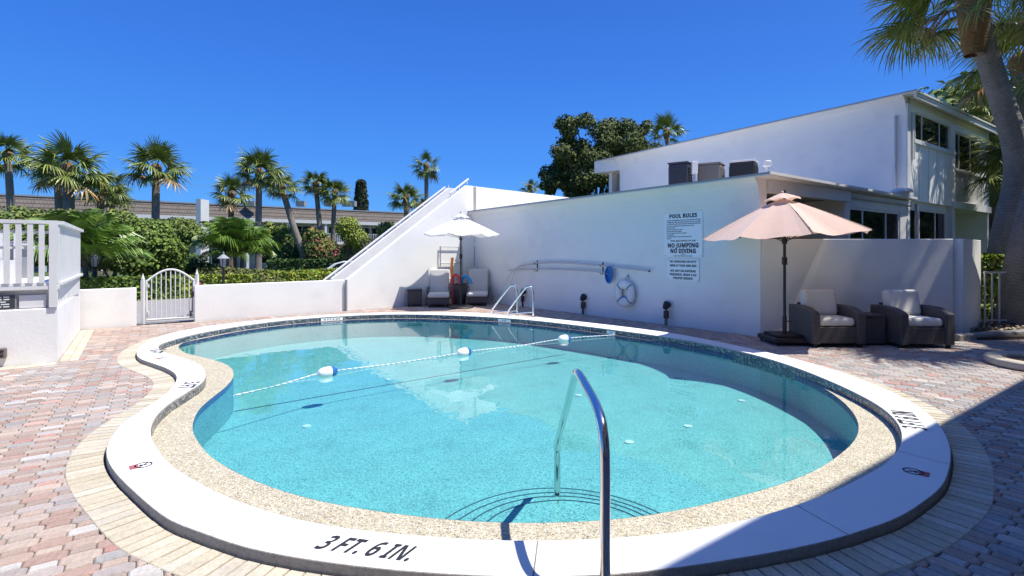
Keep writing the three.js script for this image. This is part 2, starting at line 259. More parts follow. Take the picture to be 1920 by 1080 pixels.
const ccw = (poly) => { let a = 0; poly.forEach((p, i) => { const q = poly[(i + 1) % poly.length]; a += p[0] * q[1] - q[0] * p[1]; }); return a > 0 ? poly : poly.slice().reverse(); };
{
  const J = 0.0028, Q = 0.83, sc = (l) => ccw(l.map(([a, b]) => [a * Q - Math.sign(a) * J, b * Q - Math.sign(b) * J])), bigP = sc([[-0.07, -0.06], [0.07, -0.06], [0.11, -0.04], [0.11, 0.04], [0.07, 0.06], [-0.07, 0.06], [-0.11, 0.04], [-0.11, -0.04]]), smallP = sc([[-0.07, -0.04], [0.07, -0.04], [0.07, 0.04], [-0.07, 0.04]]);
  const R = rng(404), geos = [0, 1, 2, 3].map((k) => [pieceGeo(bigP, true, [k * 0.31, k * 0.17]), pieceGeo(smallP, true, [k * 0.23, k * 0.41])]);
  const warm = [[0.46, 0.345, 0.28], [0.51, 0.395, 0.325], [0.42, 0.33, 0.275], [0.55, 0.445, 0.37], [0.44, 0.305, 0.25], [0.49, 0.405, 0.345]], cool = [[0.45, 0.425, 0.39], [0.38, 0.365, 0.345], [0.53, 0.50, 0.46], [0.47, 0.405, 0.37], [0.42, 0.37, 0.34]], odd = [[0.56, 0.33, 0.27], [0.59, 0.36, 0.30], [0.60, 0.57, 0.53], [0.40, 0.375, 0.36], [0.52, 0.29, 0.245]];
  const palette = [...warm, ...cool, ...odd], mats = palette.map((c, i) => std({ name: `paver_clay_${i + 1}`, color: RGB(...c), map: T.grain, bumpMap: T.grainBump, bumpScale: 0.004, roughness: 0.95 }));
  const wide = fbm(909, 4, 3), pieces = [];
  const terrace = [[-16, 2], [-16, -8], [L0.x - 2, L0.z + 1.3], [L0.x, L0.z + 0.05], [L1.x, L1.z + 0.05], [C2.x, C2.z + 0.05], [C1.x - 0.05, C1.z + 0.05], [R1.x, R1.z + 0.03], [R1.x + 1.2, R1.z + 0.12], [14, -8.75], [14, 2]];
  const cope2 = outwardOffset(outer, 0.16);
  for (const [ax, side] of [[U, -1], [W_, 1]]) {
    const ex = ax.x, ez = ax.z, fx = -ez, fz = ex, ang = Math.atan2(-ez, ex);
    for (let i = -170; i < 170; i++) for (let j = -150; j < 150; j++) for (const kind of [0, 1]) {
      const a = i * 0.18 * Q, b = (j * 0.20 + (i & 1 ? 0.10 : 0) + (kind ? 0.10 : 0)) * Q, x = a * ex + b * fx, z = -6 + a * ez + b * fz;
      const split = z < -9 ? 2.6 : 0.9;
      if ((x - split) * side < 0 || z > 0.4 || x < -13 || x > 13 || !inside(terrace, x, z) || inside(cope2, x, z)) continue;
      pieces.push({ x, z, ang, kind, d: Math.hypot(x, z) });
    }
  }
  for (const p of pieces) {
    const k = wide(p.x / 14 + 0.5, p.z / 14 + 0.5), r = R(), right = p.x > 0.9;
    p.c = r < 0.05 ? 11 + Math.floor(R() * 5) : r < (right ? 0.50 : 0.24) + (k - 0.5) * 1.0 ? 6 + Math.floor(R() * 5) : Math.floor(R() * 6);
    p.v = Math.floor(R() * 4); p.flip = R() < 0.5 ? PI : 0; p.tilt = (R() - 0.5) * 0.012; p.up = (R() - 0.5) * 0.003; p.shade = 0.84 + 0.3 * R();
    const sx = 960 + FOCAL * p.x / -p.z, sy = HORIZON + FOCAL * EYE / -p.z; p.seen = p.z < -2.2 && sx > -60 && sx < 1980 && sy < 1120;
  }
  pieces.sort((a, b) => (b.seen - a.seen) || a.d - b.d);
  const rest = [], col = V(), mat = new THREE.Matrix4(), q = new THREE.Quaternion(), restGeo = [pieceGeo(bigP, false), pieceGeo(smallP, false)];
  const pos = [], nor = [], uvs = [], cols = [];
  pieces.forEach((p, i) => {
    if (i < 300) { const m = inst('paver', geos[p.v][p.kind], mats[p.c], pavement); m.position.set(p.x, p.up, p.z); m.rotation.set(p.tilt, p.ang + p.flip, 0); return; }
    const g = restGeo[p.kind], P = g.attributes.position, N = g.attributes.normal, UVs = g.attributes.uv, cA = cos(p.ang + p.flip), sA = sin(p.ang + p.flip), c = palette[p.c], ou = (i * 0.37) % 1, ov = (i * 0.61) % 1;
    for (let k = 0; k < P.count; k++) {
      const x = P.getX(k), y = P.getY(k), z = P.getZ(k), nx = N.getX(k), nz = N.getZ(k);
      pos.push(p.x + x * cA + z * sA, p.up + y + z * p.tilt, p.z - x * sA + z * cA); nor.push(nx * cA + nz * sA, N.getY(k), -nx * sA + nz * cA); uvs.push(UVs.getX(k) + ou, UVs.getY(k) + ov); cols.push(c[0] * p.shade, c[1] * p.shade, c[2] * p.shade);
    }
  });
  const g = new THREE.BufferGeometry(); g.setAttribute('position', new THREE.Float32BufferAttribute(pos, 3)); g.setAttribute('normal', new THREE.Float32BufferAttribute(nor, 3)); g.setAttribute('uv', new THREE.Float32BufferAttribute(uvs, 2)); g.setAttribute('color', new THREE.Float32BufferAttribute(cols, 3));
  tag(inst('distant_pavers', g, M.vertex, pavement), 'smaller pavers farther off', null, null, 'stuff');
  console.log('pavers', pieces.length);

  // cream border bricks laid radially round the coping
  const cream = [[0.61, 0.545, 0.41], [0.65, 0.585, 0.455], [0.565, 0.50, 0.365], [0.68, 0.625, 0.50], [0.60, 0.545, 0.435]].map((c, i) => std({ name: `cream_brick_${i + 1}`, color: RGB(...c), map: T.grain, bumpMap: T.grainBump, bumpScale: 0.003, roughness: 0.95 }));
  const curveA = new THREE.CatmullRomCurve3(outwardOffset(outer, 0.012).map(([x, z]) => V(x, 0, z)), true), curveB = new THREE.CatmullRomCurve3(borderLoop.map(([x, z]) => V(x, 0, z)), true), stops = [];
  { let acc = 0, prev = curveB.getPoint(0), prevA = curveA.getPoint(0); const N = 6000; stops.push(0); for (let i = 1; i <= N; i++) { const p = curveB.getPoint(i / N), pa = curveA.getPoint(i / N); acc += 0.5 * (p.distanceTo(prev) + pa.distanceTo(prevA)); prev = p; prevA = pa; if (acc >= 0.086) { stops.push(i / N); acc = 0; } } }
  for (let i = 0; i < stops.length; i++) {
    const t0 = stops[i], t1 = i + 1 < stops.length ? stops[i + 1] : 1, e = (t1 - t0) * 0.06, a0 = curveA.getPoint(t0 + e), a1 = curveA.getPoint(t1 - e), b0 = curveB.getPoint(t0 + e), b1 = curveB.getPoint(t1 - e);
    const m = inst('border_brick', pieceGeo(ccw([[a0.x, a0.z], [a1.x, a1.z], [b1.x, b1.z], [b0.x, b0.z]]), true, [i * 0.37, i * 0.11], 0.004, 0.005 + (R() - 0.5) * 0.003), cream[Math.floor(R() * 5)], pavement);
  }
  // two courses of cream bricks along the foot of the raised deck
  for (const [A, d, n] of [[K0, dirOf(K0, K1), 17], [K0, U.clone().negate(), 14]]) for (let k = 0; k < n; k++) {
    const sgn = d === U ? 1 : 1, s0 = k * 0.215 + 0.005, s1 = s0 + 0.205, nn = A && d.x * U.x + d.z * U.z < -0.5 ? V(-W_.x, 0, -W_.z) : V(U.x, 0, U.z), f = (s, o) => [A.x + d.x * s + nn.x * o, A.z + d.z * s + nn.z * o];
    for (const o of [0.02, 0.13]) inst('border_brick', pieceGeo(ccw([f(s0, o), f(s1, o), f(s1, o + 0.102), f(s0, o + 0.102)]), true, [k * 0.4, o * 3], 0.004, 0.005), cream[Math.floor(R() * 5)], pavement);
  }
}

// ---------------------------------------------------------------- swimming pool
const pool = thing('swimming_pool', 'kidney shaped swimming pool with raised white coping and pebble ledge', 'swimming pool');
{
  const cp = new THREE.Group(); cp.name = 'coping'; pool.add(cp);
  { // coping cast in lengths with fine joints: each length runs between two cuts across the ring
    const nO = outer.length, nI = inner.length, nearI = (p) => { let b = 0; inner.forEach((q, i) => { if (Math.hypot(q[0] - p[0], q[1] - p[1]) < Math.hypot(inner[b][0] - p[0], inner[b][1] - p[1])) b = i; }); return b; };
    const cuts = [0, 14, 28, 42, 57, 71, 84, 98, 112, 126, 139, 153, 167, 180, 194, 208, 221, 234, 247];
    cuts.forEach((c, k) => {
      const e = cuts[(k + 1) % cuts.length], O = [], I = []; for (let i = c; ; i = (i + 1) % nO) { O.push(outer[i]); if (i === e) break; }
      const i0 = nearI(outer[c]), i1 = nearI(outer[e]); for (let i = i1; ; i = (i - 1 + nI) % nI) { I.push(inner[i]); if (i === i0) break; }
      const g = prism([...O, ...I], -0.06, COPE, [], 0.005), m = new THREE.Mesh(g, [M.coping, M.concrete]); m.name = 'coping_length'; m.castShadow = m.receiveShadow = true; cp.add(m);
    });
  }
  // uv in metres already: shape coordinates for the top, length along the edge for the sides
  const inTile = inner.map(([x, z]) => { const q = V(x, 0, z).lerp(centre, 0.0008); return [q.x, q.z]; });
  inst('waterline_tile', strip(inTile, LEDGE - 0.1, COPE - 0.02, true), M.mosaic, pool);
  inst('ledge', sheet(holeLoop.map(([x, z]) => { const q = V(x, 0, z).lerp(centre, 0.006); return [q.x, q.z]; }), LEDGE, [waterLine]), M.pebble, pool);
  inst('edge_tile', strip(waterLine, LEDGE - 0.07, LEDGE + 0.001, true), M.blueMosaic, pool);
  inst('pool_shell', mergeGeometries([flat(strip(waterLine, FLOOR - 0.02, LEDGE - 0.069, true)), flat(sheet(waterLine, FLOOR))]), M.plaster, pool);
  tag(inst('water', sheet(waterLine, WATER), M.water, pool), 'clear turquoise pool water');
  // entry steps at the near edge
  const sc = gp(1064, 979, WATER);
  const ell = (a, b, n = 40) => Array.from({ length: n + 1 }, (_, i) => { const t = PI * i / n; return [sc.x + a * cos(t), sc.z + 0.06 - b * sin(t)]; });
  const clipNear = (pts) => [...pts, [pts[pts.length - 1][0], sc.z + 0.42], [pts[0][0], sc.z + 0.42]];
  [[0.54, 0.47, -0.11], [0.70, 0.70, -0.19], [0.86, 0.94, -0.275], [1.02, 1.20, -0.36]].forEach(([a, b, y]) => {
    const st = inst('step', prism(clipNear(ell(a, b)), FLOOR, y), M.plaster, pool);
    const o = ell(a + 0.002, b + 0.002), i2 = ell(a - 0.007, b - 0.007).reverse();
    inst('step_edge', prism([...o, ...i2], y - 0.02, y + 0.004), M.navy, st);
  });
  // dark line across the pool floor below the rope, running up both sides
  const a = gp(440, 772, FLOOR), b = gp(1062, 664, FLOOR);
  inst('floor_line', boxUV(flat(plate(a, b, rect(0, FLOOR, Math.hypot(a.x - b.x, a.z - b.z), FLOOR + 0.006), 0.02))), M.navy, pool);
  for (const p of [[1390, 752], [1085, 742], [728, 712], [575, 800], [1180, 830], [1290, 800]]) { const q = gp(p[0], p[1], FLOOR); inst('floor_drain', cyl(0.05, 0.05, 0.012, q.x, FLOOR, q.z, 20), M.trim, pool); }

  // stencilled writing and symbols on the coping
  const word = (s, size) => { const g = new THREE.ShapeGeometry(font.generateShapes(s, size), 4); g.computeBoundingBox(); const w = g.boundingBox.max.x; return [g, w]; };
  const lay = (g, P, dx, up, y = COPE + 0.003) => g.applyMatrix4(new THREE.Matrix4().makeBasis(dx, up, V(0, 1, 0)).setPosition(P.x, y, P.z));
  const write = (s, p0, p1, h, slant = 0.0, name = 'depth_marking') => {
    const A = gp(...p0, COPE), B = gp(...p1, COPE), d = dirOf(A, B), L = A.distanceTo(B), [g, w] = word(s, 1); g.computeBoundingBox();
    g.scale(L / w, h / 0.72, 1); if (slant) g.applyMatrix4(new THREE.Matrix4().set(1, slant, 0, 0, 0, 1, 0, 0, 0, 0, 1, 0, 0, 0, 0, 1));
    return inst(name, lay(g, A, d, V(d.z, 0, -d.x)), M.ink, cp);
  };
  tag(write('3 FT. 6 IN.', [586, 1028], [762, 1053], 0.095, 0.3), 'black stencilled depth 3 FT. 6 IN. on the near coping');
  write('3 FT 6 IN', [1741, 808], [1712, 774], 0.13);
  write('5 FT', [347, 717], [331, 729], 0.12);
  write('8 FT', [283, 656], [270, 664], 0.16);
  const noDive = (c, red, r = 0.055) => { // ringed symbol with a bar and a red strip beside it
    const P = gp(...c, COPE), Q = gp(...red, COPE), d = dirOf(P, Q), up = V(d.z, 0, -d.x);
    const ring = new THREE.RingGeometry(r * 0.82, r, 28), bar = new THREE.PlaneGeometry(r * 1.75, r * 0.15).rotateZ(0.8), fig = new THREE.CircleGeometry(r * 0.18, 12).translate(r * 0.3, -r * 0.1, 0), body = new THREE.PlaneGeometry(r * 0.9, r * 0.14).rotateZ(-0.3);
    const m = inst('no_diving_symbol', mergeGeometries([ring, bar, fig, body].map((g) => flat(lay(g, P, d, up)))), M.ink, cp);
    inst('no_diving_strip', lay(new THREE.PlaneGeometry(r * 0.95, r * 1.5), Q, d, up), M.red, m);
  };
  noDive([269, 872], [251, 876]); noDive([1712, 884], [1733, 889], 0.06); noDive([305, 671], [297, 672.5], 0.05);
  // white depth tiles let into the waterline mosaic
  const plaqueTex = (s) => { const c = document.createElement('canvas'); c.width = 256; c.height = 64; const x = c.getContext('2d'); x.fillStyle = '#f2f2ee'; x.fillRect(0, 0, 256, 64); x.fillStyle = '#1c2026'; x.font = 'bold 46px sans-serif'; x.textAlign = 'center'; x.textBaseline = 'middle'; x.fillText(s, 128, 34); const t = new THREE.CanvasTexture(c); t.colorSpace = THREE.SRGBColorSpace; return t; };
  for (const [s, i0, w] of [['8 FT 6 IN', [622, 594], 0.5], ['8 FT', [948, 597], 0.34], ['5 FT', [1146, 618.5], 0.2]]) {
    const P = gp(...i0, COPE); let best = 0; inner.forEach((p, i) => { if (Math.hypot(p[0] - P.x, p[1] - P.z) < Math.hypot(inner[best][0] - P.x, inner[best][1] - P.z)) best = i; });
    const a = inner[best], b = inner[(best + 1) % inner.length], d = V(b[0] - a[0], 0, b[1] - a[1]).normalize(), n = V(-d.z, 0, d.x); if (n.dot(centre.clone().sub(P)) < 0) { d.negate(); n.negate(); }
    const g = new THREE.PlaneGeometry(w, 0.066).applyMatrix4(new THREE.Matrix4().makeBasis(d, V(0, 1, 0), n).setPosition(a[0] + n.x * 0.022, 0.0, a[1] + n.z * 0.022));
    inst('depth_tile', g, std({ name: 'printed_depth_tile', map: plaqueTex(s), roughness: 0.3 }), pool);
  }
}
// ---------------------------------------------------------------- windows
// sliding window in the plane (A, d): s0..s1, y0..y1, panes split at the given fractions
function windowIn(parent, A, d, s0, s1, y0, y1, splits, back = 0.05, frameW = 0.05, name = 'window') {
  const B = along(A, d, 1), grp = new THREE.Group(); grp.name = name; parent.add(grp);
  const P = along(A, d, 0, back), Q = along(P, d, 1);
  obj('frame', plate(P, Q, rect(s0, y0, s1, y1), 0.08, [rect(s0 + frameW, y0 + frameW, s1 - frameW, y1 - frameW).reverse()]), M.trim, grp);
  const cuts = [0, ...splits, 1], P2 = along(P, d, 0, 0.03), Q2 = along(P2, d, 1);
  for (let i = 0; i + 1 < cuts.length; i++) {
    const a = lerp(s0 + frameW, s1 - frameW, cuts[i]), b = lerp(s0 + frameW, s1 - frameW, cuts[i + 1]);
    if (i) obj('mullion', plate(along(P, d, 0, 0.015), along(P, d, 1, 0.015), rect(a - 0.03, y0 + frameW + 0.002, a + 0.03, y1 - frameW - 0.002), 0.05), M.trim, grp);
    obj('pane', plate(P2, Q2, rect(a + (i ? 0.032 : 0.002), y0 + frameW + 0.003, b - (i + 2 < cuts.length ? 0.032 : 0.002), y1 - frameW - 0.003), 0.012), M.glass, grp);
  }
  return grp;
}
// wall between A and B whose top curves outwards into the eave, built as a profile swept along the wall
function covedWall(A, B, h0, h1, cove, out, th) {
  const d = dirOf(A, B), L = A.distanceTo(B), n = V(-d.z, 0, d.x), prof = (h) => { const p = [[0, -0.05], [0, h - cove]]; for (let k = 1; k <= 10; k++) { const t = k / 10; p.push([out * (1 - Math.sqrt(Math.max(0, 1 - t * t)) * 1) , h - cove + cove * t]); } p.push([-th, h], [-th, -0.05]); return p; };
  const a = prof(h0), b = prof(h1), pos = [], P = (q, S, s) => [S.x + n.x * q[0], q[1], S.z + n.z * q[0]];
  for (let i = 0; i < a.length; i++) { const j = (i + 1) % a.length, q = [P(a[i], A), P(b[i], B), P(b[j], B), P(a[j], A)]; pos.push(...q[0], ...q[1], ...q[2], ...q[0], ...q[2], ...q[3]); }
  for (const [pr, S, f] of [[a, A, 0], [b, B, 1]]) { const tri = THREE.ShapeUtils.triangulateShape(pr.map(([x, y]) => new THREE.Vector2(x, y)), []); for (const t of tri) for (const k of f ? t : t.slice().reverse()) pos.push(...P(pr[k], S)); }
  const g = new THREE.BufferGeometry(); g.setAttribute('position', new THREE.Float32BufferAttribute(pos, 3)); g.computeVertexNormals(); return g;
}
function roofSlab(pts) { // pts: [x, z, yTop] polygon, thickness 0.05
  const tri = THREE.ShapeUtils.triangulateShape(pts.map(([x, z]) => new THREE.Vector2(x, z)), []), pos = [], th = 0.05;
  for (const t of tri) { const [a, b, c] = t.map((k) => pts[k]); for (const [x, z, y] of [a, c, b]) pos.push(x, y, z); for (const [x, z, y] of [a, b, c]) pos.push(x, y - th, z); }
  pts.forEach((p, i) => { const q = pts[(i + 1) % pts.length]; pos.push(p[0], p[2], p[1], q[0], q[2], q[1], q[0], q[2] - th, q[1], p[0], p[2], p[1], q[0], q[2] - th, q[1], p[0], p[2] - th, p[1]); });
  const g = new THREE.BufferGeometry(); g.setAttribute('position', new THREE.Float32BufferAttribute(pos, 3)); g.computeVertexNormals(); return g;
}

// ---------------------------------------------------------------- low pool house with the long shaded wall
const dP = dirOf(C2, C1), nP = V(-dP.z, 0, dP.x);          // along the pool wall towards the viewer; towards the pool
const poolHouse = thing('pool_house', 'low flat roofed white pool house with the POOL RULES signs on its wall', 'building');
const E1 = V(11.1, 0, -14.19);
{
  const C1r = C1.clone(), roofAt = (p, y) => [p.x, p.z, y];
  obj('wall', covedWall(C2, C1, 2.868, 2.988, 0.8, 0.26, 0.25), M.stucco, poolHouse);
  const f = C1.clone().addScaledVector(nP, 0.28).addScaledVector(W_, -0.3), f2 = E1.clone().addScaledVector(W_, -0.02), b2 = E1.clone().addScaledVector(W_, 10), b1 = C2.clone().addScaledVector(nP, 0.28), b0 = C2.clone().addScaledVector(W_, 1.3);
  const rf = obj('roof', roofSlab([roofAt(f, 3.04), roofAt(f2, 3.07), roofAt(b2, 2.95), roofAt(b0, 2.93), roofAt(b1, 2.92)]), M.trim, poolHouse);
  // metal drip edge along both visible eaves, a little proud
  const dripL = dirOf(b1, f), dripF = dirOf(f, f2);
  obj('drip_edge', [plate(V(b1.x + nP.x * 0.012, 0, b1.z + nP.z * 0.012), V(f.x + nP.x * 0.012, 0, f.z + nP.z * 0.012), [[0, 2.895], [b1.distanceTo(f), 3.012], [b1.distanceTo(f), 3.046], [0, 2.929]], 0.03)], M.greyPaint, rf);
  const fl = f.distanceTo(f2); obj('gutter', plate(V(f.x - W_.x * 0.02, 0, f.z - W_.z * 0.02), V(f2.x - W_.x * 0.02, 0, f2.z - W_.z * 0.02), [[0, 3.005], [fl, 3.035], [fl, 3.09], [0, 3.06]], 0.06), M.trim, rf);
  // covered porch at the front: end pier, fascia beam, soffit, side and back walls
  obj('beam', plate(along(C1, U, 0.26, -0.05), along(C1, U, 1, -0.05), rect(0, 2.74, 3.45, 2.985), 0.16), M.trim, poolHouse);
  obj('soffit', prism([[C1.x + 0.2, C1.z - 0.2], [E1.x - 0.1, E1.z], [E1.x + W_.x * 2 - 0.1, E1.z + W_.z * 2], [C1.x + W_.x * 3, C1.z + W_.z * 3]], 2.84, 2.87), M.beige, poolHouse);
  const BW = along(C1, U, 0.25, 1.9), dB = U;
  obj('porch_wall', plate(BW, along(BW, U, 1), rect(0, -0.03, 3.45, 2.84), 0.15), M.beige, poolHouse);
  const WP = along(C1, U, 0, 0.1);   // plane of the sliding doors
  const s0 = 4.0, s1 = 7.0;
  obj('door_surround', plate(along(WP, U, 0), along(WP, U, 1), rect(3.75, -0.03, 7.55, 2.985), 0.14, [rect(s0, 0.05, s1, 2.66).reverse()]), M.trim, poolHouse);
  obj('porch_side_wall', plate(along(WP, U, 3.74, 1.9), along(WP, U, 3.74, 0.0), rect(0, -0.03, 1.89, 2.82), 0.12), M.stucco, poolHouse);
  windowIn(poolHouse, WP, U, s0, s1, 0.05, 2.66, [0.25, 0.73], 0.02, 0.06, 'sliding_door');
  obj('shutter_post', plate(along(WP, U, 3.78, -0.06), along(WP, U, 4.78, -0.06), rect(0, 0.0, 0.1, 2.1), 0.05), M.trim, poolHouse);
  obj('downspout', rod(along(V(E1.x, 0.0, E1.z), U, -0.15, -0.06), along(V(E1.x, 2.9, E1.z), U, -0.15, -0.06), 0.04), M.greyPaint, poolHouse);
  const vp = at(1438, 318, 12.2); obj('vent_pipe', [cyl(0.035, 0.035, 0.75, vp.x, 2.9, vp.z), rbox(0.16, 0.14, 0.16, 0.03, vp.x, 3.68, vp.z)], M.trim, poolHouse);
  const dm = at(1690, 357, 13.6); obj('roof_vent', [new THREE.SphereGeometry(0.28, 20, 10, 0, 2 * PI, 0, PI / 2).scale(1, 0.45, 1).translate(dm.x, 3.16, dm.z), cyl(0.17, 0.17, 0.16, dm.x, 3.02, dm.z)], M.trim, poolHouse);
}

// ---------------------------------------------------------------- two storey house
const Q0 = V(10.93, 0, -14.3);
const house = thing('two_storey_house', 'white two storey house with sloping white roofline and shaded side wall', 'building');
{
  const QL = Q0.clone().addScaledVector(W_, 10.73), along2 = dirOf(QL, Q0), n2 = V(-along2.z, 0, along2.x), len = 7.74;
  obj('side_wall', covedWall(QL, Q0, 5.762, 5.898, 0.75, 0.32, 0.25), M.stucco, house);
  const f = Q0.clone().addScaledVector(n2, 0.34).addScaledVector(W_, -0.34), r = Q0.clone().addScaledVector(U, len + 0.3).addScaledVector(W_, -0.34), br = Q0.clone().addScaledVector(U, len + 0.3).addScaledVector(W_, 12), bl = Q0.clone().addScaledVector(n2, 0.34).addScaledVector(W_, 12.0);
  const rf = obj('roof', roofSlab([[f.x, f.z, 5.95], [r.x, r.z, 5.99], [br.x, br.z, 5.82], [bl.x, bl.z, 5.80]]), M.trim, house);
  const drip = f.distanceTo(bl); obj('drip_edge', plate(V(bl.x + n2.x * 0.012, 0, bl.z + n2.z * 0.012), V(f.x + n2.x * 0.012, 0, f.z + n2.z * 0.012), [[0, 5.775], [drip, 5.925], [drip, 5.957], [0, 5.807]], 0.03), M.greyPaint, rf);
  obj('overhang', prism([[QL.x + n2.x * 0.1, QL.z + n2.z * 0.1], [bl.x, bl.z], [br.x, br.z], [QL.x + U.x * 7, QL.z + U.z * 7]], 5.25, 5.755), M.stucco, house);
  // front, with openings cut out
  const F2 = along(Q0, U, 1), fr = rect(0.02, 3.05, len - 0.02, 5.89), w1 = rect(0.45, 4.78, 3.60, 5.60), lan = rect(4.05, 3.22, 6.95, 5.50);
  obj('front_wall', plate(Q0, F2, fr, 0.2, [w1.slice().reverse(), lan.slice().reverse()]), M.stucco, house);
  windowIn(house, Q0, U, 0.45, 3.60, 4.78, 5.60, [0.26, 0.74], 0.03);
  obj('window_sill', plate(along(Q0, U, 0, -0.07), along(Q0, U, 1, -0.07), rect(0.38, 4.66, 3.67, 4.775), 0.069), M.trim, house);
  obj('eave_board', plate(along(Q0, U, 0, -0.30), along(Q0, U, 1, -0.30), rect(-0.25, 5.76, len, 5.90), 0.05), M.trim, house);
  // enclosed balcony: glazing above, slatted railing below
  windowIn(house, Q0, U, 4.05, 6.95, 4.28, 5.50, [0.2, 0.62], 0.05);
  obj('balcony_panel', plate(along(Q0, U, 0, 0.16), along(Q0, U, 1, 0.16), rect(4.07, 3.24, 6.93, 4.26), 0.03), M.trim, house);
  obj('balcony_rail', plate(along(Q0, U, 0, -0.02), along(Q0, U, 1, -0.02), rect(4.0, 4.22, 7.0, 4.279), 0.1), M.trim, house);
  for (let k = 0; k < 22; k++) obj('baluster', plate(along(Q0, U, 0, 0.04), along(Q0, U, 1, 0.04), rect(4.12 + k * 0.128, 3.27, 4.17 + k * 0.128, 4.215), 0.03), M.trim, house);
  for (let k = 0; k < 4; k++) obj('siding_batten', plate(along(Q0, U, 0, -0.018), along(Q0, U, 1, -0.018), rect(0.9 + k * 0.72, 3.1, 0.945 + k * 0.72, 4.65), 0.017), M.trim, house);
  obj('floor_ledge', plate(along(Q0, U, 0, -0.1), along(Q0, U, 1, -0.1), rect(3.7, 2.98, 7.6, 3.2), 0.099), M.trim, house);
  // ground floor: glazed bay, post, deep recess
  const G = along(Q0, U, 0, 0.12);
  obj('lower_wall', plate(G, along(G, U, 1), rect(0.2, -0.03, 3.9, 3.05), 0.15, [rect(0.6, 0.3, 3.65, 2.85).reverse()]), M.trim, house);
  windowIn(house, G, U, 0.6, 3.65, 0.3, 2.85, [0.27, 0.72], 0.02);
  obj('post', plate(along(Q0, U, 0, -0.01), along(Q0, U, 1, -0.01), rect(3.72, -0.03, 4.0, 3.05), 0.3), M.trim, house);
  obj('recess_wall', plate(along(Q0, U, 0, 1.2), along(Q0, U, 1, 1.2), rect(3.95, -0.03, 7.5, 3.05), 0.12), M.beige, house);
  obj('recess_ceiling', prism([behind(Q0, U, 3.95, 0.21), behind(Q0, U, 7.5, 0.21), behind(Q0, U, 7.5, 1.32), behind(Q0, U, 3.95, 1.32)], 3.0, 3.05), M.trim, house);
  obj('end_wall', plate(along(Q0, U, 7.52, 11.5), along(Q0, U, 7.52, 0.0), rect(0, -0.03, 11.49, 5.83), 0.2), M.stucco, house);
  obj('back_wall', plate(along(Q0, U, 0, 11.5), along(Q0, U, 1, 11.5), rect(0.3, -0.03, 7.5, 5.6), 0.2), M.stucco, house);
  obj('downspout', [rod(V(Q0.x, 3.05, Q0.z).addScaledVector(n2, 0.07).addScaledVector(W_, 0.25), V(Q0.x, 5.4, Q0.z).addScaledVector(n2, 0.07).addScaledVector(W_, 0.25), 0.04)], M.trim, house);
  obj('corner_post', plate(along(Q0, U, -0.05, -0.04), along(Q0, U, 1, -0.04), rect(0, 3.0, 0.22, 5.7), 0.038), M.trim, house);
  obj('shutter_track', [0.28, 0.40].map((s) => plate(along(Q0, U, 0, -0.06), along(Q0, U, 1, -0.06), rect(s, 4.2, s + 0.05, 5.5), 0.055)), M.trim, house);
}

// ---------------------------------------------------------------- house behind the viewer that shades the near right corner
const shadeHouse = thing('neighbour_house', 'tan two storey house whose eave shades the paving beside the coping', 'building');
{
  const H = 5.9, sh = V(SUN.x, 0, SUN.z).multiplyScalar((H - 0.0) / SUN.y), edge = gp(1804, 790).add(sh).addScaledVector(W_, 0.07);        // the eave whose shadow edge lies there
  const e0 = along(edge, U, -16), e1 = along(edge, U, 9), off = (p, o) => V(p.x - W_.x * o, 0, p.z - W_.z * o);
  obj('roof', roofSlab([e0, e1, off(e1, 9), off(e0, 9)].map((p) => [p.x, p.z, H + 0.07])), M.trim, shadeHouse);
  const A = off(e0, 1.0), B = off(e1, 1.0), d = dirOf(A, B), holes = [], list = [];
  for (let k = 0; k < 6; k++) for (const y of [0.9, 3.6]) list.push([1.6 + k * 3.9, y, 3.6 + k * 3.9, y + 1.3]);
  obj('wall', plate(A, B, rect(0, -0.03, A.distanceTo(B) - 0.3, H - 0.08), 0.2, list.map((r) => rect(...r).reverse())), M.tan, shadeHouse);
  for (const r of list) windowIn(shadeHouse, A, d, r[0], r[2], r[1], r[3], [0.5], 0.05);
  obj('end_wall', plate(along(A, d, 24.7, -8), along(A, d, 24.7, -0.0), rect(0, -0.03, 7.98, H - 0.08), 0.2), M.tan, shadeHouse);
}

// ---------------------------------------------------------------- patio wall with its return
{
  const w = thing('patio_wall', 'smooth white garden wall standing behind the wicker armchairs', 'wall');
  const dA = dirOf(C1, R1);
  obj('front_face', plate(along(C1, dA, 0.02), along(C1, dA, 1.02), [[0, -0.03], [3.51, -0.03], [3.51, 1.84], [0, 1.84]], 0.16, [], 0.012), M.stucco, w);
  const dR = dirOf(R1, R2), st = along(R1, dR, 0.02);
  obj('return_face', plate(st, along(st, dR, 1), rect(0, -0.03, R1.distanceTo(R2), 1.845), 0.16, [], 0.012), M.stucco, w);
}

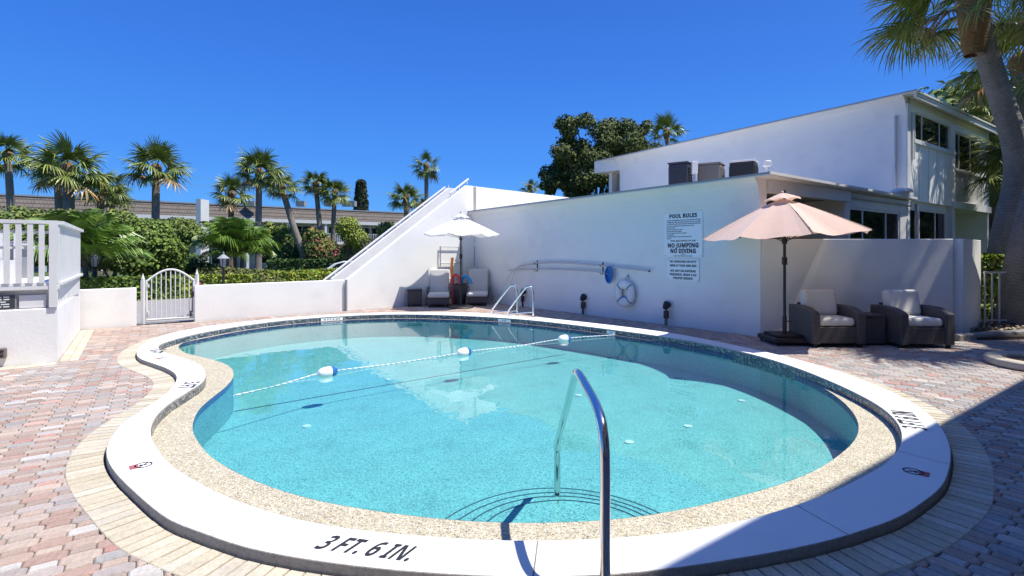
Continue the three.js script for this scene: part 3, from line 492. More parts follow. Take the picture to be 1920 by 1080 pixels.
// ---------------------------------------------------------------- stair with its two sloping parapets
const dS = dirOf(S0, C2), lenS = S0.distanceTo(C2);
const stair = thing('outside_stair', 'white masonry stair climbing to the roof behind the white umbrella', 'staircase');
{
  const topY = 3.76, front = [[0, -0.03], [lenS - 0.02, -0.03], [lenS - 0.02, topY], [lenS - 0.35, topY], [0, 0.83]];
  obj('front_parapet', plate(S0, C2, front, 0.16, [], 0.012), M.stucco, stair);
  const Sb = along(S0, dS, 0, 0.95), Cb = along(C2, dS, 0, 0.95);
  obj('back_parapet', plate(Sb, Cb, front, 0.16, [], 0.012), M.stucco, stair);
  for (let k = 0; k < 16; k++) { const s = 0.25 + k * (lenS - 0.6) / 16, y = 0.1 + (k + 1) * 0.17; const A = along(S0, dS, s, 0.165), B = along(S0, dS, s + 0.3, 0.165), C = along(S0, dS, s + 0.3, 0.94), D = along(S0, dS, s, 0.94); obj('tread', prism([[A.x, A.z], [B.x, B.z], [C.x, C.z], [D.x, D.z]], y - 0.1, y), M.concrete, stair); }
  // landing parapet carried on above the pool house roof
  const land = along(C2, dS, 0.06, 0.14);
  obj('landing_parapet', plate(land, along(land, dS, 1), [[0, 2.4], [7.5, 2.4], [7.5, 3.74], [0, 3.78]], 0.16, [], 0.012), M.stucco, stair);
  obj('corner_joint', plate(along(C2, dS, -0.02, -0.015), along(C2, dS, 1, -0.015), rect(-0.02, 2.75, 0.075, 3.74), 0.03), M.concrete, stair);
  const slope = (topY - 0.83) / (lenS - 0.35), rail = (back, s0, s1, lift) => { const P = (s) => { const q = along(S0, dS, s, back); return V(q.x, 0.83 + s * slope + lift, q.z); }; return [P(s0), P(s1), P]; };
  const [a, b, PF] = rail(1.03, -0.25, lenS - 0.45, 0.09); obj('handrail', rod(a, b, 0.035), M.trim, stair);
  for (let k = 0; k < 9; k++) { const p = PF(0.15 + k * 0.5); obj('rail_bracket', rod(V(p.x, p.y - 0.13, p.z), p, 0.018), M.trim, stair); }
  const [a2, b2, PF2] = rail(0.08, lenS - 0.95, lenS - 0.2, 0.12); obj('handrail', rod(a2, b2, 0.035), M.trim, stair);
  for (let k = 0; k < 3; k++) { const p = PF2(lenS - 0.9 + k * 0.32); obj('rail_bracket', rod(V(p.x, p.y - 0.13, p.z), p, 0.018), M.trim, stair); }
  const p0 = along(S0, dS, -0.03, -0.04); obj('downpipe', [cyl(0.03, 0.03, 0.85, p0.x, 0, p0.z)], M.greyPaint, stair);
}

// ---------------------------------------------------------------- low wall with the arched gate
const g0 = gp(262, 609.4), g1 = gp(364, 602.4);
{
  const lw = thing('low_garden_wall', 'low white rendered wall ending beside the arched gate and deck', 'wall');
  const gs0 = (g0.x - L0.x) / dL.x, gs1 = (g1.x - L0.x) / dL.x, e = L0.distanceTo(L1);
  obj('wall_panel', plate(L0, L1, [[-4, -0.03], [gs0 - 0.03, -0.03], [gs0 - 0.03, 0.815], [-4, 0.80]], 0.2, [], 0.012), M.stucco, lw);
  const lw2 = thing('low_garden_wall', 'low white rendered wall running from the gate to the stair', 'wall');
  obj('wall_panel', plate(L0, L1, [[gs1 + 0.03, -0.03], [e + 0.05, -0.03], [e + 0.05, 0.84], [gs1 + 0.03, 0.82]], 0.2, [], 0.012), M.stucco, lw2);
  const gate = thing('arched_gate', 'white metal garden gate with arched top and thin vertical bars', 'gate', [g0.x, 0, g0.z]);
  const w = gs1 - gs0, P = (s, y) => V(dL.x * s, y, dL.z * s - 0.1), arc = (s) => 0.93 + 0.27 * Math.sin(PI * Math.min(1, Math.max(0, (s - 0.05) / (w - 0.1))));
  const post = (s, h) => { const q = P(s, 0); obj('post', [box(0.06, h, 0.06, q.x, h / 2, q.z)], M.trim, gate); obj('finial', [new THREE.ConeGeometry(0.03, 0.12, 12).translate(q.x, h + 0.09, q.z), new THREE.SphereGeometry(0.034, 12, 8).translate(q.x, h + 0.02, q.z)], M.trim, gate); };
  post(0.0, 0.98); post(w, 1.06);
  obj('top_arch', tube(Array.from({ length: 13 }, (_, k) => { const s = 0.06 + (w - 0.12) * k / 12; return P(s, arc(s)); }), 0.022, 48), M.trim, gate);
  obj('bottom_rail', rod(P(0.05, 0.09), P(w - 0.05, 0.09), 0.02), M.trim, gate);
  for (let k = 0; k <= 10; k++) { const s = 0.065 + (w - 0.13) * k / 10; obj('bar', rod(P(s, 0.09), P(s, arc(s)), k % 10 ? 0.011 : 0.02), M.trim, gate); }
  for (const y of [0.25, 0.85]) { const q = P(0.09, y); obj('hinge', box(0.07, 0.07, 0.03, q.x, y, q.z + 0.02), M.trim, gate); }
  obj('latch', box(0.05, 0.12, 0.04, P(w - 0.08, 0).x, 0.62, P(w - 0.08, 0).z + 0.01), M.blackMetal, gate);
}

// ---------------------------------------------------------------- raised deck
{
  const deck = thing('raised_deck', 'raised white deck on a stucco base with slatted railing', 'deck');
  const dF = U.clone(), A = along(K0, U, -6), dSide = dirOf(K1, K0), F = 6;
  obj('stucco_base', prism([[K0.x, K0.z], [A.x, A.z], [A.x + W_.x * 4, A.z + W_.z * 4], [K1.x, K1.z]], -0.03, 0.79, [], 0.015), M.stucco, deck);
  const s2 = (s, o) => along(K0, U, s, o);
  obj('recessed_band', prism([behind(K0, U, -0.06, 0.1), behind(K0, U, -6, 0.1), behind(K0, U, -6, 3.4), behind(K0, U, -0.06, 3.4)], 0.79, 1.06), M.trim, deck);
  obj('fascia_panel', plate(along(K0, U, -6, 0.03), along(K0, U, 0, 0.03), rect(5.585, 0.80, 5.87, 0.985), 0.065, [], 0.006), M.trim, deck);
  obj('deck_floor', prism([behind(K0, U, 0.02, -0.02), behind(K0, U, -6, -0.02), behind(K0, U, -6, 3.6), [K1.x, K1.z]], 1.06, 1.11), M.trim, deck);
  const front = along(K0, U, -6), fr = (x0, y0, x1, y1, th = 0.03, back = 0) => plate(along(front, U, 0, back), along(front, U, 1, back), rect(x0, y0, x1, y1), th);
  obj('top_rail', fr(0, 2.0, 6.0, 2.05, 0.09, -0.03), M.trim, deck);
  obj('mid_rail', fr(0, 1.86, 6.0, 1.9, 0.03, 0.012), M.trim, deck); obj('mid_rail', fr(0, 1.64, 6.0, 1.675, 0.03, 0.012), M.trim, deck); obj('bottom_rail', fr(0, 1.115, 6.0, 1.155, 0.05, 0), M.trim, deck);
  for (let k = 0; k < 32; k++) obj('baluster', fr(5.86 - k * 0.121, 1.156, 5.80 - k * 0.121, 1.998, 0.04, -0.025), M.trim, deck);
  obj('corner_post', fr(5.91, 0.8, 6.0, 2.0, 0.09, -0.03), M.trim, deck);
  // side railing running away beside the gate
  const sd = K1.clone(), side = (x0, y0, x1, y1, th = 0.03, out = 0) => plate(along(sd, dSide, 0, -out), along(sd, dSide, 1, -out), rect(x0, y0, x1, y1), th), SL = K0.distanceTo(K1);
  obj('top_rail', side(0, 2.0, SL - 0.1, 2.05, 0.09, 0.03), M.trim, deck); obj('bottom_rail', side(0, 1.115, SL - 0.1, 1.155, 0.05, 0), M.trim, deck);
  for (let k = 0; k < 21; k++) obj('baluster', side(0.12 + k * 0.172, 1.156, 0.225 + k * 0.172, 1.998, 0.035, 0.02), M.trim, deck);
  for (let k = 0; k < 4; k++) obj('bracket_post', side(0.02 + k * 1.05, 0.82, 0.12 + k * 1.05, 2.0, 0.05, 0.075), M.trim, deck);
  // far railing and the grey screen behind it
  const rear = along(K0, U, -6, 2.9), rr = (x0, y0, x1, y1, th, back) => plate(along(rear, U, 0, back), along(rear, U, 1, back), rect(x0, y0, x1, y1), th);
  obj('rear_screen', rr(0, 1.111, 5.3, 1.80, 0.04, 0.2), M.greyPaint, deck);
  for (let k = 0; k < 16; k++) { obj('rear_baluster', rr(5.1 - k * 0.2, 1.111, 5.045 - k * 0.2, 1.95, 0.04, 0.1), M.trim, deck); obj('rear_board', rr(5.14 - k * 0.2, 1.111, 5.0 - k * 0.2, 1.45, 0.025, 0.05), M.trim, deck); }
  for (const y of [1.66, 1.72]) obj('rear_rail', rr(0, y, 5.3, y + 0.03, 0.03, 0.15), M.trim, deck);
  // notice board and outlet on the base
  const sg = thing('deck_notice', 'dark grey notice with white lines of print under the deck railing', 'sign');
  const c = document.createElement('canvas'); c.width = 512; c.height = 256; const x = c.getContext('2d'); x.fillStyle = '#3c4146'; x.fillRect(0, 0, 512, 256); x.fillStyle = '#e8e8e4';
  const rr2 = rng(3); for (let r = 0; r < 5; r++) { let p = 24; while (p < 480) { const w = 8 + rr2() * 34; x.fillRect(p, 24 + r * 46, Math.min(w, 488 - p), 22); p += w + 7; } }
  const t = new THREE.CanvasTexture(c); t.colorSpace = THREE.SRGBColorSpace;
  obj('board', fr(4.30, 0.80, 5.56, 1.0, 0.012, 0.018), M.greyPaint, sg);
  const pg = new THREE.PlaneGeometry(1.24, 0.185); const mid = along(front, U, 4.93, 0.014); pg.applyMatrix4(new THREE.Matrix4().makeBasis(U, V(0, 1, 0), V(-U.z, 0, U.x)).setPosition(mid.x, 0.90, mid.z));
  inst('print', pg, std({ name: 'printed_notice', map: t, roughness: 0.5 }), sg);
  const ob = along(front, U, 5.43, -0.04), out = thing('outlet_box', 'small brown electrical outlet box low on the deck base', 'outlet box', [ob.x, 0.2, ob.z], Math.atan2(-U.z, U.x));
  obj('cover', rbox(0.09, 0.14, 0.07, 0.01), std({ name: 'brown_outlet_plate', color: RGB(0.20, 0.16, 0.15), roughness: 0.6 }), out); obj('socket', [rbox(0.035, 0.03, 0.02, 0.004, 0, 0.03, 0.035), rbox(0.035, 0.03, 0.02, 0.004, 0, -0.03, 0.035)], M.black, out);
}

// ---------------------------------------------------------------- planting bed, kerb, fence on the right
{
  const k0 = gp(1800, 640), k1 = gp(1925, 631), d = dirOf(k0, k1);
  tag(obj('planting_bed', prism([[k0.x + 0.1, k0.z - 0.1], [k1.x + 5, k1.z - 0.1], [k1.x + 5, k1.z - 12], [R2.x, R2.z - 6], [R2.x + 0.1, R2.z]], -0.03, 0.05), M.soil), null, null, null, 'structure');
  tag(obj('kerb', plate(k0, along(k0, d, 1), rect(0, -0.03, 6, 0.11), 0.16, [], 0.02), M.concrete), null, null, null, 'structure');
  const fA = R2.clone().add(V(0.02, 0, 0.05)), fence = thing('bar_fence', 'short white bar fence between the patio wall and the palm trunk', 'fence');
  obj('top_rail', box(2.4, 0.04, 0.04, fA.x + 1.2, 1.16, fA.z), M.trim, fence); obj('bottom_rail', box(2.4, 0.03, 0.03, fA.x + 1.2, 0.14, fA.z), M.trim, fence);
  for (let k = 0; k < 16; k++) obj('bar', box(0.024, 1.12, 0.024, fA.x + 0.02 + k * 0.155, 0.6, fA.z), M.trim, fence);
  const pc = gp(1958, 688), ring = thing('round_planter', 'round cream stone planter rim at the paving edge', 'planter', [pc.x, 0, pc.z]);
  obj('rim', new THREE.LatheGeometry([[0.42, 0], [0.62, 0], [0.63, 0.03], [0.63, 0.09], [0.6, 0.11], [0.45, 0.11], [0.42, 0.08], [0.42, 0]].map(([a, b]) => new THREE.Vector2(a, b)), 40), std({ name: 'cream_cast_stone', color: RGB(0.60, 0.53, 0.42), map: T.grain, roughness: 0.9 }), ring);
  obj('soil_fill', cyl(0.42, 0.42, 0.06, 0, 0, 0, 30), M.soil, ring);
}
// ---------------------------------------------------------------- pool handrail at the steps
{
  const a = gp(1134.5, 1101, COPE), rail = thing('pool_handrail', 'stainless steel grab rail arching from the coping down into the steps', 'handrail');
  const X = (d) => a.x - 0.064 * (d - -a.z), P = (d, y) => V(X(d), y, -d), d0 = -a.z;
  const path = [P(d0, COPE - 0.02), P(d0, 0.35), P(d0, 0.60), P(d0 + 0.012, 0.70), P(d0 + 0.06, 0.785), P(d0 + 0.16, 0.835), P(d0 + 0.38, 0.868), P(d0 + 0.60, 0.888), P(d0 + 0.70, 0.878), P(d0 + 0.76, 0.835), P(d0 + 1.05, 0.56), P(d0 + 1.38, 0.245), P(d0 + 1.44, 0.15), P(d0 + 1.45, 0.03), P(d0 + 1.45, -0.29)];
  obj('tube', tube(path, 0.0245, 160, 18), M.steel, rail);
  obj('flange', [cyl(0.06, 0.05, 0.012, a.x, COPE, a.z, 24)], M.steel, rail);
  const f = P(d0 + 1.45, 0); obj('foot_flange', cyl(0.045, 0.04, 0.02, f.x, -0.275, f.z, 24), M.steel, rail);
}
// ---------------------------------------------------------------- pool ladder on the far side
{
  const lad = thing('pool_ladder', 'chrome pool ladder standing on the far coping below the wall', 'ladder');
  for (const [front, top, back] of [[[922, 594], [962, 540.5], [970, 591]], [[952, 597], [992, 541.5], [1000, 594]]]) {
    const B = gp(back[0], back[1], COPE), Fp = gp(front[0], front[1] + 2.5, WATER), h = 0.80, D = V(Fp.x - B.x, 0, Fp.z - B.z), P = (t, y) => V(B.x + D.x * t, y, B.z + D.z * t);
    obj('rail', tube([P(0, COPE - 0.02), P(0, 0.3), P(0.0, 0.58), P(0.03, 0.70), P(0.12, 0.775), P(0.25, 0.765), P(0.4, 0.66), P(0.9, 0.24), P(0.985, 0.15), P(1, 0.05), P(1, -0.45)], 0.024, 90, 12), M.steel, lad);
    obj('brace', rod(P(0.02, 0.17), P(0.98, 0.10), 0.016), M.steel, lad);
    obj('flange', cyl(0.05, 0.045, 0.015, B.x, COPE, B.z, 20), M.steel, lad);
  }
  const s0 = gp(922, 596.5, WATER), s1 = gp(952, 599.5, WATER);
  for (const y of [-0.16, -0.38]) obj('tread', [rod(V(s0.x, y, s0.z), V(s1.x, y, s1.z), 0.03)], M.trim, lad);
}
// ---------------------------------------------------------------- float rope
{
  const pts = [[437, 742], [520, 722], [596, 705], [632, 699], [740, 682], [852, 667], [888, 661], [970, 649], [1042, 640], [1074, 636], [1152, 630]].map(([x, y], i) => { const p = gp(x, y, WATER); p.y += [0.0, -0.006, 0.03, 0.03, 0.004, 0.028, 0.028, 0.002, 0.028, 0.028, 0.02][i]; return p; });
  const c = new THREE.CatmullRomCurve3(pts, false, 'centripetal'), g = new THREE.TubeGeometry(c, 900, 0.0085, 6, false), n = g.attributes.position.count, col = new Float32Array(n * 3);
  for (let i = 0; i < n; i++) { const ring = Math.floor(i / 7), k = (i % 7) / 6, blue = ((ring * 0.09 + k) % 1) < 0.22; col.set(blue ? [0.05, 0.16, 0.42] : [0.82, 0.82, 0.80], i * 3); }
  g.setAttribute('color', new THREE.BufferAttribute(col, 3));
  const rope = thing('float_rope', 'white and blue twisted rope stretched across the pool water', 'rope');
  inst('line', g, std({ name: 'twisted_rope', vertexColors: true, roughness: 0.9 }), rope);
  const floatMat = std({ name: 'white_float_plastic', color: RGB(0.85, 0.85, 0.83), roughness: 0.35 }), blueMat = std({ name: 'blue_float_plastic', color: RGB(0.02, 0.14, 0.42), roughness: 0.35 });
  const prof = (a, b) => { const p = []; for (let k = 0; k <= 14; k++) { const t = lerp(a, b, k / 14); p.push(new THREE.Vector2(Math.max(0.004, 0.075 * Math.pow(Math.max(0, 1 - Math.pow(Math.abs(t), 2.6)), 0.5)), t * 0.14)); } return new THREE.LatheGeometry(p, 28).rotateZ(-PI / 2); };
  for (const [a, b, label] of [[[596, 705], [632, 699], 'white and blue float on the rope end by the curved ledge'], [[852, 667], [888, 661], 'white and blue float in the middle of the rope'], [[1042, 640], [1074, 636], 'white and blue float on the rope end under the shaded wall']]) {
    const A = gp(...a, WATER), B = gp(...b, WATER), m = A.clone().add(B).multiplyScalar(0.5), f = thing('rope_float', label, 'float', [m.x, WATER + 0.028, m.z], Math.atan2(-(B.z - A.z), B.x - A.x), 'floats on the pool rope');
    obj('white_half', prof(-1, 0.3), floatMat, f, true); obj('blue_half', prof(0.3, 1), blueMat, f, true);
  }
}
// ---------------------------------------------------------------- umbrellas
function umbrella(name, label, pos, H, R, rimY, mat, tilt, ribsM, baseKind, pole = 0.024) {
  const u = thing(name, label, 'umbrella', pos), N = 8, drop = H - 0.1 - rimY, can = new THREE.Group(); can.name = 'canopy'; can.position.y = rimY; can.rotation.z = tilt; u.add(can);
  obj('pole', cyl(pole, pole, H - 0.02, 0, 0.08, 0, 18), M.blackMetal, u);
  const panel = (k, r0, r1, y0, y1, sag, out) => { // one canopy panel between two ribs
    const pos2 = [], NR = 8, NA = 8, P = (i, j) => { const t = i / NR, f = j / NA, a = (k + f) / N * 2 * PI + 0.2, m = 4 * f * (1 - f), c = cos(PI / N) / cos((f - 0.5) * 2 * PI / N), r = lerp(r0, r1, t) * lerp(1, c, 1) * (1 - 0.05 * m * t * out); return [r * cos(a) , lerp(y0, y1, Math.pow(t, 1.12)) - sag * m * t + 0.015 * sin(k * 5.3 + f * 9) * t * out, r * sin(a)]; };
    for (let i = 0; i < NR; i++) for (let j = 0; j < NA; j++) { const a = P(i, j), b = P(i + 1, j), c = P(i + 1, j + 1), d = P(i, j + 1); pos2.push(...a, ...c, ...b, ...a, ...d, ...c); }
    const g = new THREE.BufferGeometry(); g.setAttribute('position', new THREE.Float32BufferAttribute(pos2, 3)); g.computeVertexNormals(); return g;
  };
  for (let k = 0; k < N; k++) obj('panel', panel(k, 0.05, R, drop, 0, 0.05, 1), mat, can);
  const cap = []; for (let k = 0; k < N; k++) cap.push(panel(k, 0.02, R * 0.22, drop + 0.11, drop - 0.02, -0.03, 0)); obj('vent_cap', cap, mat, can);
  obj('finial', [new THREE.SphereGeometry(0.03, 14, 10).translate(0, drop + 0.12, 0)], mat, can);
  for (let k = 0; k < N; k++) { const a = k / N * 2 * PI + 0.2; obj('rib', rod(V(0.03 * cos(a), drop - 0.05, 0.03 * sin(a)), V((R - 0.02) * cos(a), -0.012, (R - 0.02) * sin(a)), 0.009, 6), ribsM, can); obj('strut', rod(V(0.03 * cos(a), -0.12, 0.03 * sin(a)), V(R * 0.52 * cos(a), drop * 0.46 - 0.03, R * 0.52 * sin(a)), 0.007, 6), ribsM, can); }
  obj('hub', cyl(0.045, 0.045, 0.08, 0, rimY - 0.16, 0, 18), M.blackMetal, u);
  obj('crank_housing', [rbox(0.085, 0.15, 0.075, 0.03, 0, H * 0.55, 0)], M.blackMetal, u); obj('crank_handle', [rod(V(0, H * 0.55, 0.03), V(-0.02, H * 0.55 - 0.02, 0.1), 0.008), rod(V(-0.02, H * 0.55 - 0.02, 0.1), V(-0.02, H * 0.55 - 0.07, 0.11), 0.012)], M.blackMetal, u);
  obj('socket', [cyl(0.036, 0.034, 0.42, 0, 0.06, 0, 18)], M.blackMetal, u); obj('clamp_knob', [rod(V(0.02, 0.38, 0), V(0.08, 0.38, 0), 0.008), cyl(0.02, 0.02, 0.025, 0.09, 0.367, 0)], M.blackMetal, u);
  if (baseKind === 'square') { obj('base', [rbox(0.66, 0.09, 0.66, 0.03, 0, 0.085, 0), rbox(0.5, 0.05, 0.5, 0.02, 0, 0.15, 0)], M.black, u); for (const [x, z] of [[-0.27, -0.27], [0.27, -0.27], [-0.27, 0.27], [0.27, 0.27]]) obj('caster', [new THREE.CylinderGeometry(0.03, 0.03, 0.03, 14).rotateZ(PI / 2).translate(x, 0.03, z), box(0.05, 0.03, 0.05, x, 0.05, z)], M.black, u); }
  else obj('base', new THREE.LatheGeometry([[0, 0], [0.36, 0], [0.37, 0.02], [0.33, 0.05], [0.12, 0.08], [0.05, 0.10], [0, 0.1]].map(([a, b]) => new THREE.Vector2(a, b)), 32), M.black, u);
  return u;
}
{
  const p = gp(1471, 643); umbrella('patio_umbrella', 'open peach coloured umbrella on a black pole beside the armchairs', [p.x, 0, p.z], 2.62, 1.36, 1.90, M.peach, 0.055, M.black, 'square');
  const q = gp(864, 577); umbrella('patio_umbrella', 'open white umbrella standing between the two grey loungers', [q.x, 0, q.z], 2.68, 1.14, 2.09, M.white, -0.01, M.aluminium, 'round', 0.022);
}
// ---------------------------------------------------------------- wicker armchairs and table
function armchair(label, pos, w) {
  const c = thing('wicker_armchair', label, 'armchair', pos, 0, 'wicker armchairs by the patio wall'), D = 0.74, h = w / 2;
  const arm = [[-D / 2, 0.06], [D / 2, 0.06], [D / 2, 0.56], [D / 2 - 0.06, 0.60], [0.12, 0.655], [-0.12, 0.67], [-D / 2, 0.66]];
  for (const s of [-1, 1]) { const g = new THREE.ExtrudeGeometry(new THREE.Shape(arm.map(([a, b]) => new THREE.Vector2(a, b))), { depth: 0.1, bevelEnabled: true, bevelThickness: 0.022, bevelSize: 0.022, bevelOffset: -0.022, bevelSegments: 3 }).rotateY(-PI / 2).translate(s * (h - 0.07) + 0.05, 0, 0); obj('arm', g, M.wicker, c); }
  obj('front_skirt', rbox(w - 0.26, 0.27, 0.05, 0.012, 0, 0.205, D / 2 - 0.06), M.wicker, c);
  obj('seat_deck', rbox(w - 0.26, 0.03, D - 0.14, 0.01, 0, 0.33, 0), M.wicker, c);
  obj('backrest', rbox(w - 0.26, 0.62, 0.06, 0.02, 0, 0.39, -D / 2 + 0.05), M.wicker, c);
  obj('seat_cushion', rbox(w - 0.28, 0.14, D - 0.2, 0.055, 0, 0.42, 0.05, 5), M.cushion, c);
  obj('back_cushion', rbox(w - 0.30, 0.46, 0.17, 0.075, 0, 0, 0, 5).rotateX(-0.19).translate(0, 0.70, -0.22), M.cushion, c);
  for (const [x, z] of [[-1, -1], [1, -1], [-1, 1], [1, 1]]) obj('leg', box(0.05, 0.06, 0.05, x * (h - 0.07), 0.03, z * (D / 2 - 0.06)), M.black, c);
  return c;
}
{
  armchair('wicker armchair with cream cushions beside the peach umbrella', [5.44, 0, -8.95], 0.90);
  armchair('wicker armchair with cream cushions at the far end of the patio wall', [6.86, 0, -8.88], 0.90);
  const t = thing('wicker_table', 'small square dark wicker table between the two armchairs', 'table', [6.14, 0, -9.02]);
  obj('body', rbox(0.46, 0.46, 0.46, 0.02, 0, 0.26, 0), M.wicker, t); obj('top', rbox(0.48, 0.03, 0.48, 0.01, 0, 0.506, 0), M.wicker, t);
  for (const [x, z] of [[-1, -1], [1, -1], [-1, 1], [1, 1]]) obj('leg', box(0.04, 0.04, 0.04, x * 0.19, 0.018, z * 0.19), M.black, t);
}
// ---------------------------------------------------------------- loungers, side table, noodles
function lounger(label, pos, turn) {
  const c = thing('sun_lounger', label, 'sun lounger', pos, turn, 'loungers against the stair wall');
  obj('base', rbox(0.60, 0.20, 1.18, 0.03, 0, 0.18, -0.05), M.wicker, c);
  for (const [x, z] of [[-1, -1], [1, -1], [-1, 1], [1, 1]]) obj('leg', box(0.05, 0.085, 0.05, x * 0.25, 0.042, z * 0.5), M.black, c);
  obj('seat_cushion', rbox(0.62, 0.11, 1.05, 0.045, 0, 0.335, 0.05, 4), M.cushionGrey, c);
  obj('back_frame', rbox(0.60, 0.72, 0.05, 0.02, 0, 0.36, 0).rotateX(-0.22).translate(0, 0.28, -0.50), M.wicker, c);
  obj('back_cushion', rbox(0.60, 0.72, 0.11, 0.045, 0, 0.36, 0.06, 4).rotateX(-0.22).translate(0, 0.34, -0.47), M.cushionGrey, c);
  for (const s of [-1, 1]) obj('armrest', tube([V(s * 0.31, 0.2, 0.05), V(s * 0.335, 0.42, 0.02), V(s * 0.335, 0.5, -0.15), V(s * 0.32, 0.5, -0.5)], 0.025, 20), M.wicker, c);
}
{
  const a = gp(823, 573), b = gp(896, 570.5), t = Math.atan2(0.32, 1);
  lounger('grey cushioned lounger beside the small black side table', [a.x, 0, a.z], 0.12); lounger('grey cushioned lounger in the corner next to the pool house wall', [b.x, 0, b.z], 0.02);
  const s = gp(777.5, 573.5), st = thing('side_table', 'small black cube side table at the foot of the stair wall', 'table', [s.x, 0, s.z], 0.2);
  obj('body', rbox(0.42, 0.42, 0.42, 0.02, 0, 0.255, 0), M.wicker, st); obj('top', rbox(0.45, 0.025, 0.45, 0.01, 0, 0.478, 0), M.blackMetal, st); for (const [x, z] of [[-1, -1], [1, -1], [-1, 1], [1, 1]]) obj('leg', box(0.04, 0.05, 0.04, x * 0.18, 0.024, z * 0.18), M.black, st);
  const binP = gp(860, 570.5), bin = thing('noodle_bin', 'black mesh bin holding pool noodles between the loungers', 'bin', [binP.x, 0, binP.z]);
  obj('body', new THREE.LatheGeometry([[0.0, 0.01], [0.2, 0.01], [0.27, 0.62], [0.26, 0.62], [0.19, 0.03], [0, 0.03]].map(([x, y]) => new THREE.Vector2(x, y)), 24), M.wicker, bin); obj('rim', new THREE.TorusGeometry(0.265, 0.015, 8, 28).rotateX(PI / 2).translate(0, 0.62, 0), M.black, bin);
  const noodle = (label, rgb, pts) => tag(obj('pool_noodle', tube(pts.map(([x, y, z]) => V(binP.x + x, y, binP.z + z)), 0.045, 40, 12), std({ name: 'noodle_foam', color: RGB(...rgb), roughness: 0.85 })), label, 'pool noodle', 'pool noodles in the bin');
  noodle('tall orange pool noodle standing upright in the bin', [0.85, 0.30, 0.10], [[-0.10, 0.05, 0.02], [-0.16, 0.6, 0], [-0.22, 1.0, -0.03], [-0.2, 1.42, -0.05]]);
  noodle('red pool noodle bent over the edge of the bin', [0.62, 0.07, 0.08], [[-0.14, 0.07, 0.14], [-0.17, 0.6, 0.16], [-0.16, 0.84, 0.18], [-0.05, 0.9, 0.2], [0.05, 0.78, 0.22], [0.06, 0.62, 0.22]]);
  noodle('blue pool noodle drooping towards the corner lounger', [0.03, 0.30, 0.62], [[0.05, 0.07, 0.0], [0.10, 0.6, 0.05], [0.14, 0.82, 0.12], [0.24, 0.86, 0.2], [0.36, 0.76, 0.26], [0.42, 0.64, 0.28]]);
  // thin white towel rack on the stair wall behind the bin
  const rk = thing('wall_rack', 'thin white metal rack fixed to the stair wall behind the bin', 'rack');
  const A = along(S0, dS, lenS - 1.42, -0.06), P = (s, y) => { const q = along(A, dS, s); return V(q.x, y, q.z); };
  for (const s of [0, 0.86]) obj('upright', rod(P(s, 0.3), P(s, 1.78), 0.02), M.aluminium, rk); for (const y of [0.75, 1.25, 1.76]) obj('crossbar', rod(P(0, y), P(0.86, y), 0.016), M.aluminium, rk);
  for (const s of [0, 0.86]) obj('wall_bracket', rod(P(s, 1.5), along(P(s, 1.5), dS, 0, 0.07), 0.012), M.aluminium, rk);
}
